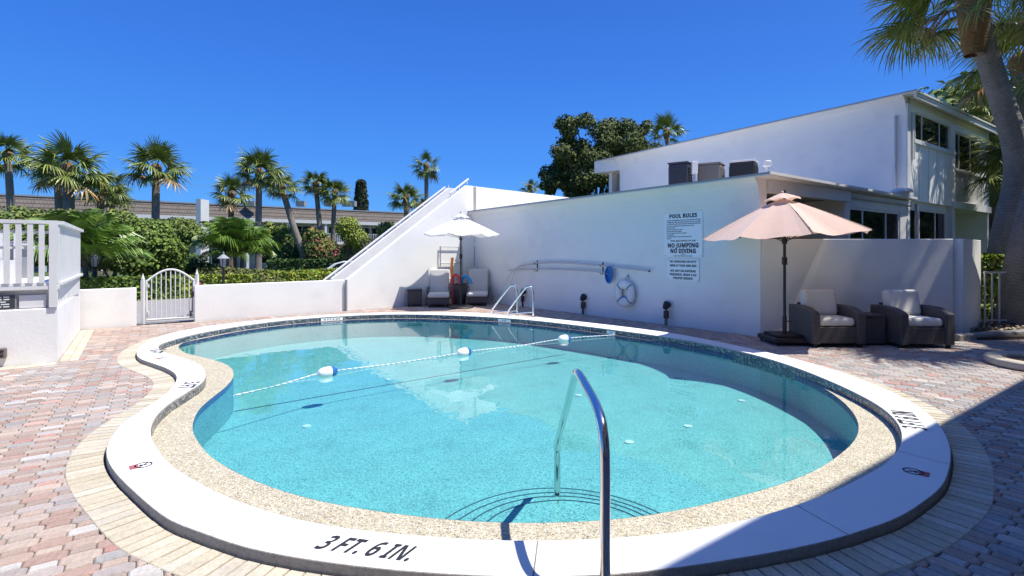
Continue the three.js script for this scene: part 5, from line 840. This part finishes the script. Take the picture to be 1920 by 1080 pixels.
function feather(label, pos, h, R, n, seed) {
  const t = thing('feather_palm', label, 'palm tree', pos, 0, 'bushy feather palms'), r = rng(seed);
  for (let k = 0; k < 3; k++) obj('trunk', taper([V((k - 1) * 0.22, -0.03, 0), V((k - 1) * 0.3, h * 0.5, (r() - 0.5) * 0.2), V((k - 1) * 0.32, h, 0)], 0.09, 0.07, 8, 10), M.barkDark, t);
  const crown = new THREE.Group(); crown.name = 'crown'; crown.position.y = h; t.add(crown);
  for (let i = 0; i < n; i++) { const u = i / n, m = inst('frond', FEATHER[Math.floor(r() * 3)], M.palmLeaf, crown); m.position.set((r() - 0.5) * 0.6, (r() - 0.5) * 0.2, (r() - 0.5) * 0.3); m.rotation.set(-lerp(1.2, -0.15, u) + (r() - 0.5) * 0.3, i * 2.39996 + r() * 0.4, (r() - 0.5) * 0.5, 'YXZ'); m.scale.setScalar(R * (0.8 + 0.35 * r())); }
}

// ---------------------------------------------------------------- tall palms beyond the wall
{
  const P = (label, cx, cy, bx, by, d, R, o = {}) => { const top = at(cx, cy, d), b = at(bx, 500, d); sabal(label, V(b.x, 0, b.z), top, { r0: o.r0 ?? 0.21, r1: o.r1 ?? 0.16, R: R * 0.82, seed: o.seed ?? Math.round(cx * 7 + cy), ...o }); };
  P('sabal palm cut off by the picture edge above the deck railing', 14, 292, 34, 500, 29, 1.9, { bow: -0.02, n: 28 });
  P('broad sabal palm with a pale thick trunk behind the deck corner', 128, 318, 128, 500, 25, 2.25, { r0: 0.27, r1: 0.2, n: 34, bow: 0.01 });
  P('sabal palm leaning against the broad palm behind the deck', 108, 330, 116, 500, 27, 1.7, { r0: 0.24, n: 22, bow: 0.0 });
  P('short sabal palm with a reddish trunk behind the shrubs', 192, 350, 180, 500, 30, 1.75, { dark: true, bow: 0.0 });
  P('small dark sabal palm just above the roof tiles', 212, 372, 200, 500, 36, 1.6, { dark: true, bow: 0 });
  P('lone sabal palm with a round crown above the gate', 293, 318, 287, 500, 27, 2.05, { bow: 0.01, n: 34, r0: 0.2, r1: 0.17 });
  P('low sabal palm with drooping fronds behind the bushy feather palm', 434, 366, 432, 500, 33, 1.75, { dark: true, bow: 0 });
  P('tallest sabal palm of the clump above the tiled roof', 486, 325, 484, 500, 30, 2.0, { bow: 0.0, n: 34 });
  P('sabal palm with a strongly leaning trunk', 528, 352, 574, 500, 38, 1.85, { bow: -0.03, r0: 0.27, r1: 0.2 });
  P('slim sabal palm in front of the balcony windows', 592, 346, 608, 500, 40, 1.65, { bow: -0.015, r0: 0.22, r1: 0.17 });
  P('slim sabal palm next to the dark conifer', 628, 362, 622, 500, 40, 1.8, { bow: 0.0, r0: 0.2, r1: 0.16 });
  P('sabal palm with a bushy crown rising behind the stair', 761, 372, 765, 500, 36, 1.6, { bow: 0 });
  P('tall slender sabal palm with ragged crown behind the stair', 799, 312, 801, 500, 40, 1.7, { bow: 0, r0: 0.19, r1: 0.15, n: 20, low: -1.0 });
  P('small far palm top behind the landing parapet', 994, 352, 995, 500, 45, 1.2, { n: 18 });
  P('stubby palm showing over the stair handrail', 792, 386, 792, 500, 33, 0.9, { n: 14, bow: 0 });
  P('fan palm showing over the roofline of the two storey house', 1250, 250, 1248, 500, 34, 1.8, { n: 22, low: -0.3 });
  const con = at(677, 372, 62), cf = thing('dark_conifer', 'dark narrow conifer standing beyond the tiled roof', 'tree', [con.x, 0, con.z]);
  inst('crown', leafCloud(5200, (r) => { const y = Math.pow(r(), 0.8), a = r() * 2 * PI, q = (0.95 - 0.55 * y) * (0.75 + 0.35 * r()); return [V(q * cos(a), 4.4 + y * 5.7, q * sin(a)), V(cos(a), 0.3, sin(a))]; }, 0.3, [[0.02, 0.035, 0.018], [0.03, 0.05, 0.02]], 61), M.leaf, cf).userData.kind = 'stuff'; obj('trunk', taper([V(0, -0.05, 0), V(0, 4, 0), V(0, 9.6, 0)], 0.2, 0.03, 8), M.barkDark, cf);
}
// ---------------------------------------------------------------- broad tree behind the landing parapet
{
  const d = 27, c = at(1115, 500, d), t = thing('spreading_tree', 'dense dark green broadleaf tree behind the pool house roof', 'tree', [c.x, 0, c.z]), L = [], q = (px, py, rx, ry) => { const p = at(px, py, d); L.push([p.x - c.x, p.y, (rng(px)() - 0.5) * 1.6, rx, ry, rx]); };
  for (const a of [[1082, 240, 0.78, 0.55], [1066, 262, 0.5, 0.35], [1150, 250, 1.15, 0.95], [1180, 275, 1.0, 0.8], [1120, 285, 1.1, 0.85], [1060, 300, 0.75, 0.5], [1045, 325, 0.8, 0.55], [1090, 325, 1.1, 0.85], [1140, 320, 1.2, 1.0], [1035, 345, 0.55, 0.4], [1202, 245, 0.4, 0.3], [1215, 285, 0.6, 0.5], [1110, 350, 1.3, 0.9], [1160, 350, 1.2, 0.9], [1075, 355, 1.0, 0.6]]) q(...a);
  inst('crown', leafCloud(48000, blobs(L.flatMap((b, i) => { const r = rng(i + 700); return Array.from({ length: 4 }, () => [b[0] + (r() - 0.5) * b[3] * 1.4, b[1] + (r() - 0.5) * b[4] * 1.4, b[2] + (r() - 0.5) * b[5] * 1.4, b[3] * (0.5 + 0.4 * r()), b[4] * (0.5 + 0.4 * r()), b[5] * 0.6]); })), 0.125, GREEN.ficus, 77), M.leaf, t).userData.kind = 'stuff';
  obj('trunk', taper([V(0.1, -0.05, 0), V(0, 1.5, 0), V(0.1, 3, 0)], 0.4, 0.25, 10), M.barkDark, t);
  obj('limb', L.slice(0, 9).map((b, k) => taper([V(0.1, 2.4 + 0.1 * k, 0), V(b[0] * 0.45, (b[1] + 2.8) / 2, b[2] * 0.4), V(b[0], b[1] + 0.1, b[2])], 0.14, 0.025, 7, 14)), M.barkDark, t);
}
// ---------------------------------------------------------------- shrubs, hedges and feather palms behind the low wall
{
  const pos = (px, d) => { const p = at(px, 500, d); return [p.x, 0, p.z]; };
  const hA = along(L0, dL, -2, 7.2), hB = along(L0, dL, 2.3, 7.2), hC = along(L0, dL, 4.6, 7.4), hD = along(L0, dL, 12.5, 7.9), hE = along(L0, dL, 2.4, 8.6);
  hedge('dark green clipped hedge beside the raised deck', hA, hB, 0.9, 0.74, 9000, 0.11, GREEN.clusia, 601);
  hedge('bright lime clipped hedge running from the gate to the stair', along(L0, dL, 2.35, 7.3), hD, 0.8, 0.73, 17000, 0.105, GREEN.lime, 602);
  hedge('second lime clipped hedge set farther back by the stair', along(L0, dL, 5.2, 9.6), along(L0, dL, 9.2, 9.8), 0.8, 0.76, 7000, 0.105, GREEN.lime, 603);
  hedge('low dark green hedge at the foot of the flowering shrubs', at(500, 500, 36).setY(0), at(770, 500, 36).setY(0), 1.2, 1.0, 7000, 0.17, GREEN.deep, 604);
  feather('bushy feather palm with arching bright fronds behind the lantern', pos(440, 21.5), 1.45, 2.1, 44, 71);
  feather('bushy feather palm spreading over the deck railing end', pos(158, 17), 1.35, 2.2, 32, 72);
  feather('small feather palm peeping over the deck railing', pos(132, 19), 1.9, 1.5, 14, 73);
  const S = (label, px, d, list, n, size, cols, seed, flower, group) => shrub('garden_shrub', label, 'shrub', pos(px, d), list, Math.round(n * 1.7), size * 0.74, cols, seed, group ?? 'shrubs behind the low wall', flower);
  S('large leafy round shrub behind the gate', 275, 20.5, [[0, 2.1, 0, 1.1, 0.85, 1.0], [-0.8, 1.6, 0.1, 0.9, 0.8, 0.8], [0.7, 1.7, 0.1, 0.8, 0.75, 0.8], [0.1, 1.2, 0.3, 1.1, 0.6, 0.8]], 7500, 0.15, GREEN.clusia, 81);
  S('tall shrub mass filling the gap beside the deck railing', 215, 22, [[0, 1.9, 0, 1.0, 1.1, 0.9], [-0.9, 1.8, 0, 1.0, 1.0, 0.9], [0.2, 2.9, 0, 0.8, 0.5, 0.7]], 7500, 0.15, GREEN.mid, 82);
  S('olive green shrub crowding the broad palm trunks', 120, 22.5, [[0, 2.3, 0, 1.5, 1.2, 1.0], [1.2, 2.6, 0.1, 0.9, 0.8, 0.8], [-1.3, 2.4, 0, 1.0, 1.1, 0.9]], 9000, 0.15, GREEN.olive, 83);
  S('wide green shrub seen through the deck railing', 20, 21, [[0, 2.1, 0, 1.6, 1.4, 1.0], [1.6, 2.2, 0, 1.1, 1.2, 0.9], [-1.8, 2.0, 0, 1.3, 1.2, 0.9]], 9500, 0.15, GREEN.mid, 84);
  S('small leafy tree with a thin trunk right of the gate', 335, 24, [[0, 2.7, 0, 0.9, 0.5, 0.7], [-0.5, 2.3, 0, 0.7, 0.5, 0.6], [0.6, 2.4, 0, 0.6, 0.5, 0.6]], 4000, 0.14, GREEN.mid, 85);
  S('dark ground shrub between the gate and the feather palm', 345, 22, [[0, 0.8, 0, 1.3, 0.75, 0.8], [1.0, 0.6, 0.2, 0.9, 0.55, 0.7], [-1.3, 0.8, 0, 1.0, 0.8, 0.8]], 6000, 0.13, GREEN.deep, 86);
  S('wispy pale shrub at the foot of the feather palm', 420, 19.8, [[0, 0.55, 0, 1.3, 0.5, 0.5], [1.2, 0.5, 0, 1.0, 0.45, 0.5]], 3500, 0.12, GREEN.olive, 87);
  S('dark green shrub with coral blossom below the balcony', 545, 39, [[0, 1.5, 0, 1.6, 1.4, 1.0], [1.4, 1.5, 0, 1.3, 1.3, 1.0]], 5000, 0.22, GREEN.deep, 88, { share: 0.05, rgb: [0.45, 0.12, 0.07] });
  S('hibiscus shrub covered in coral red blossom', 595, 38, [[0, 1.8, 0, 1.0, 1.5, 0.9], [0.8, 1.4, 0, 0.9, 1.2, 0.9], [-0.3, 2.9, 0, 0.6, 0.5, 0.6]], 4200, 0.2, GREEN.mid, 89, { share: 0.16, rgb: [0.42, 0.14, 0.10] });
  S('shrub with deep pink blossom beside the slim palms', 640, 37.5, [[0, 1.2, 0, 0.7, 0.9, 0.8], [-0.6, 1.0, 0.2, 0.5, 0.8, 0.6]], 2600, 0.2, GREEN.deep, 90, { share: 0.24, rgb: [0.48, 0.06, 0.13] });
  S('rounded bright green shrub behind the stair handrail', 675, 36, [[0, 1.4, 0, 1.4, 1.3, 1.0], [1.5, 1.1, 0, 1.1, 1.0, 0.9]], 5200, 0.2, GREEN.mid, 91);
  S('thin yellow green tree with sparse leaves behind the stair', 652, 35, [[0, 3.3, 0, 0.9, 0.7, 0.8], [0.5, 2.6, 0, 0.9, 0.7, 0.8]], 1600, 0.17, GREEN.lime, 92);
  S('small round topped tree beside the stair handrail', 728, 36, [[0, 3.1, 0, 0.8, 0.6, 0.7], [0.4, 2.6, 0, 0.7, 0.5, 0.6]], 2200, 0.17, GREEN.mid, 93);
  S('broad leaved green plants below the balcony', 575, 41, [[0, 2.6, 0, 0.9, 0.8, 0.7], [-1.9, 2.9, 0, 0.8, 0.9, 0.7], [-3.0, 3.4, 0, 0.5, 0.6, 0.6]], 2600, 0.24, GREEN.mid, 94);
  // leafless shrub
  const bp = pos(705, 35), bare = thing('bare_shrub', 'grey leafless shrub with tangled twigs behind the stair', 'shrub', bp), r = rng(95), tw = [];
  for (let k = 0; k < 70; k++) { const a = r() * 2 * PI, h = 1.2 + r() * 2.2, w = (0.4 + r() * 1.3); tw.push(taper([V((r() - 0.5) * 0.3, 0, (r() - 0.5) * 0.3), V(cos(a) * w * 0.4, h * 0.5, sin(a) * w * 0.4), V(cos(a) * w + (r() - 0.5) * 0.4, h, sin(a) * w)], 0.035, 0.008, 4, 6)); }
  obj('branch', tw, M.bark, bare).userData.kind = 'stuff';
  // tree line behind the buildings
  for (const [x, z, k, lab] of [[22.5, -17.5, 1, 'beside the road'], [27, -21, 2, 'farthest'], [20, -22.5, 3, 'behind the palms']]) shrub('background_tree', { 1: 'tall broad tree standing alone outside the end windows of the house', 2: 'tall broad tree behind two others past the house end', 3: 'tall broad tree close behind the shaded palm past the house end' }[k], 'tree', [x, 0, z], [[0, 6.4, 0, 3.2, 2.8, 3], [-1.8, 3.6, 0.4, 2.4, 2.4, 2.4], [1.8, 3.8, -0.4, 2.4, 2.4, 2.4]], 8000, 0.36, GREEN.mid, 960 + k, 'trees past the end of the two storey house');
  const bk = (label, px, d, list, n, seed) => shrub('background_tree', label, 'tree', pos(px, d), list, n, 0.36, GREEN.ficus, seed, 'trees behind the two storey house');
  bk('dark tree behind the corner of the two storey house', 1935, 24, [[0, 4.4, 0, 2.0, 2.2, 2], [-1.2, 2.6, 0, 1.6, 2.2, 1.6], [1.6, 3.2, 0, 1.8, 2.4, 1.6]], 9000, 96);
  hedge('lime clipped hedge behind the short bar fence', R2.clone().add(V(0.25, 0, -1.1)), R2.clone().add(V(5, 0, -0.9)), 0.9, 1.52, 9000, 0.10, GREEN.lime, 605);
  S('low strappy plant at the foot of the bar fence', 1858, 11.6, [[0, 0.2, 0, 0.4, 0.22, 0.2], [0.5, 0.2, 0, 0.4, 0.2, 0.2]], 700, 0.13, GREEN.mid, 98, null, 'plants at the bar fence');
}
// ---------------------------------------------------------------- big palms on the right
{
  const bB = gp(1908, 611), A0 = at(1864, 470, 12.6);
  sabal('thick rough palm trunk rising from the planting bed beside the fence', V(bB.x, 0, bB.z), V(10.6, 7.6, -8.6), { r0: 0.40, r1: 0.25, R: 2.3, seed: 501, near: true, n: 24, bow: 0.0, group: 'big palms beside the two storey house' });
  sabal('tall bent palm with orange brown leaf bases in front of the house corner', V(A0.x + 0.1, 0, A0.z), at(1826, 8, 12.2), { r0: 0.29, r1: 0.21, R: 2.1, seed: 507, near: true, n: 26, bow: 0.085, bx: 1, boot: 1.6, low: -0.4, group: 'big palms beside the two storey house' });
  sabal('palm whose fan leaves spread behind the tall bent trunk', V(at(1912, 500, 15).x, 0, -15), at(1918, 118, 15), { r0: 0.3, r1: 0.22, R: 2.0, seed: 513, near: true, n: 22, bow: 0, group: 'big palms beside the two storey house' });
  sabal('lower palm crown just above the eave of the two storey house', V(at(1862, 500, 20).x, 0, -20), at(1856, 232, 20), { r0: 0.26, r1: 0.2, R: 1.9, seed: 517, near: true, n: 30, bow: 0, group: 'big palms beside the two storey house' });
  sabal('palm in shade beyond the end of the two storey house', V(at(1935, 500, 16).x, 0, -16), at(1925, 300, 16), { r0: 0.28, r1: 0.22, R: 1.7, seed: 521, near: true, n: 26, bow: 0, group: 'big palms beside the two storey house' });
  // fallen leaves on the bed
  const c = gp(1900, 618), r0 = rng(88); const n = 900, lit = leafCloud(n, (r) => [V(c.x - 1.3 + r() * 4, 0.062 + r() * 0.02, c.z - 0.9 + r() * 1.35), V(0, 1.6, 0)], 0.07, [[0.34, 0.28, 0.2], [0.45, 0.38, 0.28], [0.2, 0.15, 0.1], [0.55, 0.5, 0.42]], 99);
  tag(inst('leaf_litter', lit, M.leaf), 'dry fallen leaves scattered over the planting bed', 'leaf litter', null, 'stuff');
}

// ---------------------------------------------------------------- long apartment building in the distance
{
  const A = at(-420, 500, 60), B = at(270, 500, 44.3), dd = V(0.822, 0, -0.569), start = along(V(B.x, 0, B.z), dd, -26), L = 62, apt = thing('apartment_block', 'long two storey apartment block with brown tiled mansard roof', 'building');
  const E = along(start, dd, 1), wallM = std({ name: 'pale_grey_render', color: RGB(0.46, 0.45, 0.42), map: T.soft, roughness: 0.9 }), tile = std({ name: 'brown_roof_tile', color: RGB(0.19, 0.16, 0.135), map: T.rooftile, bumpMap: T.rooftile, bumpScale: 0.05, roughness: 0.9 });
  const top = 5.95, eave = 4.75;
  obj('wall', plate(along(start, dd, 0, 1.4), along(start, dd, 1, 1.4), rect(0, -0.03, L, eave), 0.3), wallM, apt);
  const prof = new THREE.Shape([[0, eave - 0.05], [0, eave + 0.1], [-0.75, top], [-1.2, top], [-1.2, eave - 0.05]].map(([a, b]) => new THREE.Vector2(a, b)));
  const rg = new THREE.ExtrudeGeometry(prof, { depth: L, bevelEnabled: false }).applyMatrix4(new THREE.Matrix4().makeBasis(V(-dd.z, 0, dd.x), V(0, 1, 0), V(-dd.x, 0, -dd.z)).setPosition(start.x + dd.x * L, 0, start.z + dd.z * L));
  { const f = flat(rg), p = f.attributes.position, uv = new Float32Array(p.count * 2); for (let i = 0; i < p.count; i++) { uv[i * 2] = (p.getX(i) - start.x) * dd.x + (p.getZ(i) - start.z) * dd.z; uv[i * 2 + 1] = p.getY(i) * 1.2; } f.setAttribute('uv', new THREE.BufferAttribute(uv, 2)); obj('tiled_roof', f, tile, apt, true); }
  obj('roof_cap', plate(along(start, dd, 0, 0.65), along(start, dd, 1, 0.65), rect(0, top, L, top + 0.12), 0.4), M.greyPaint, apt);
  obj('flat_roof', plate(along(start, dd, 0, 1.05), along(start, dd, 1, 1.05), rect(0, eave, L, top - 0.05), 9), wallM, apt);
  obj('fascia', plate(along(start, dd, 0, -0.03), along(start, dd, 1, -0.03), rect(0, eave - 0.28, L, eave + 0.05), 0.25), M.trim, apt);
  obj('balcony_slab', plate(along(start, dd, 0, 0.0), E, rect(0, 2.35, L, 2.62), 1.39), M.trim, apt);
  for (let k = 0; k < 17; k++) {
    const s = 1.5 + k * 3.6, kind = k % 3;
    obj('column', plate(along(start, dd, s, 0.05), along(start, dd, s + 1, 0.05), rect(0, 0, 0.22, eave - 0.28), 0.25), M.trim, apt);
    const w = new THREE.Group(); w.name = 'window'; apt.add(w); const P = along(start, dd, s + 0.7, 1.36), Q = along(P, dd, 1);
    obj('frame', plate(P, Q, rect(0, 3.0, 2.0, 4.3), 0.035, [rect(0.07, 3.07, 1.93, 4.23).reverse()]), M.trim, w); obj('pane', plate(along(P, dd, 0, 0.01), along(P, dd, 1, 0.01), rect(0.07, 3.07, 1.93, 4.23), 0.02), M.glass, w); obj('mullion', plate(along(P, dd, 0, 0.002), along(P, dd, 1, 0.002), rect(0.97, 3.07, 1.03, 4.23), 0.02), M.trim, w);
    const w2 = new THREE.Group(); w2.name = 'window'; apt.add(w2); obj('frame', plate(P, Q, rect(0.1, 0.4, 1.9, 1.95), 0.035, [rect(0.17, 0.47, 1.83, 1.88).reverse()]), M.trim, w2); obj('pane', plate(along(P, dd, 0, 0.01), along(P, dd, 1, 0.01), rect(0.17, 0.47, 1.83, 1.88), 0.02), M.glass, w2);
    obj('balcony_rail', [plate(along(start, dd, s + 0.25, 0.06), along(start, dd, s + 1, 0.06), rect(0, 3.45, 3.3, 3.5), 0.05), ...Array.from({ length: 16 }, (_, i) => plate(along(start, dd, s + 0.3 + i * 0.2, 0.07), along(start, dd, s + 1.3 + i * 0.2, 0.07), rect(0, 2.62, 0.05, 3.45), 0.03))], M.trim, apt);
    if (kind === 1) obj('shutter', plate(along(start, dd, s + 2.75, 1.30), along(start, dd, s + 3.75, 1.30), rect(0, 2.7, 0.75, 4.4), 0.05), M.trim, apt);
  }
  const fin = at(367, 500, 43.5); obj('fin_wall', plate(V(fin.x, 0, fin.z), V(fin.x + 1, 0, fin.z), rect(0, -0.03, 0.42, 6.05), 1.2), M.trim, apt);
  for (const [px, w] of [[158, 0.9], [300, 1.3], [470, 1.0], [565, 0.8], [618, 0.8], [655, 1.2]]) { const q = at(px, 380, 49); obj('roof_unit', box(w, 0.5, 0.7, q.x, top + 0.2, q.z), M.greyPaint, apt); }
}
scene.traverse((o) => { if (o.isMesh) { o.castShadow = true; o.receiveShadow = true; } });
renderer.render(scene, camera);
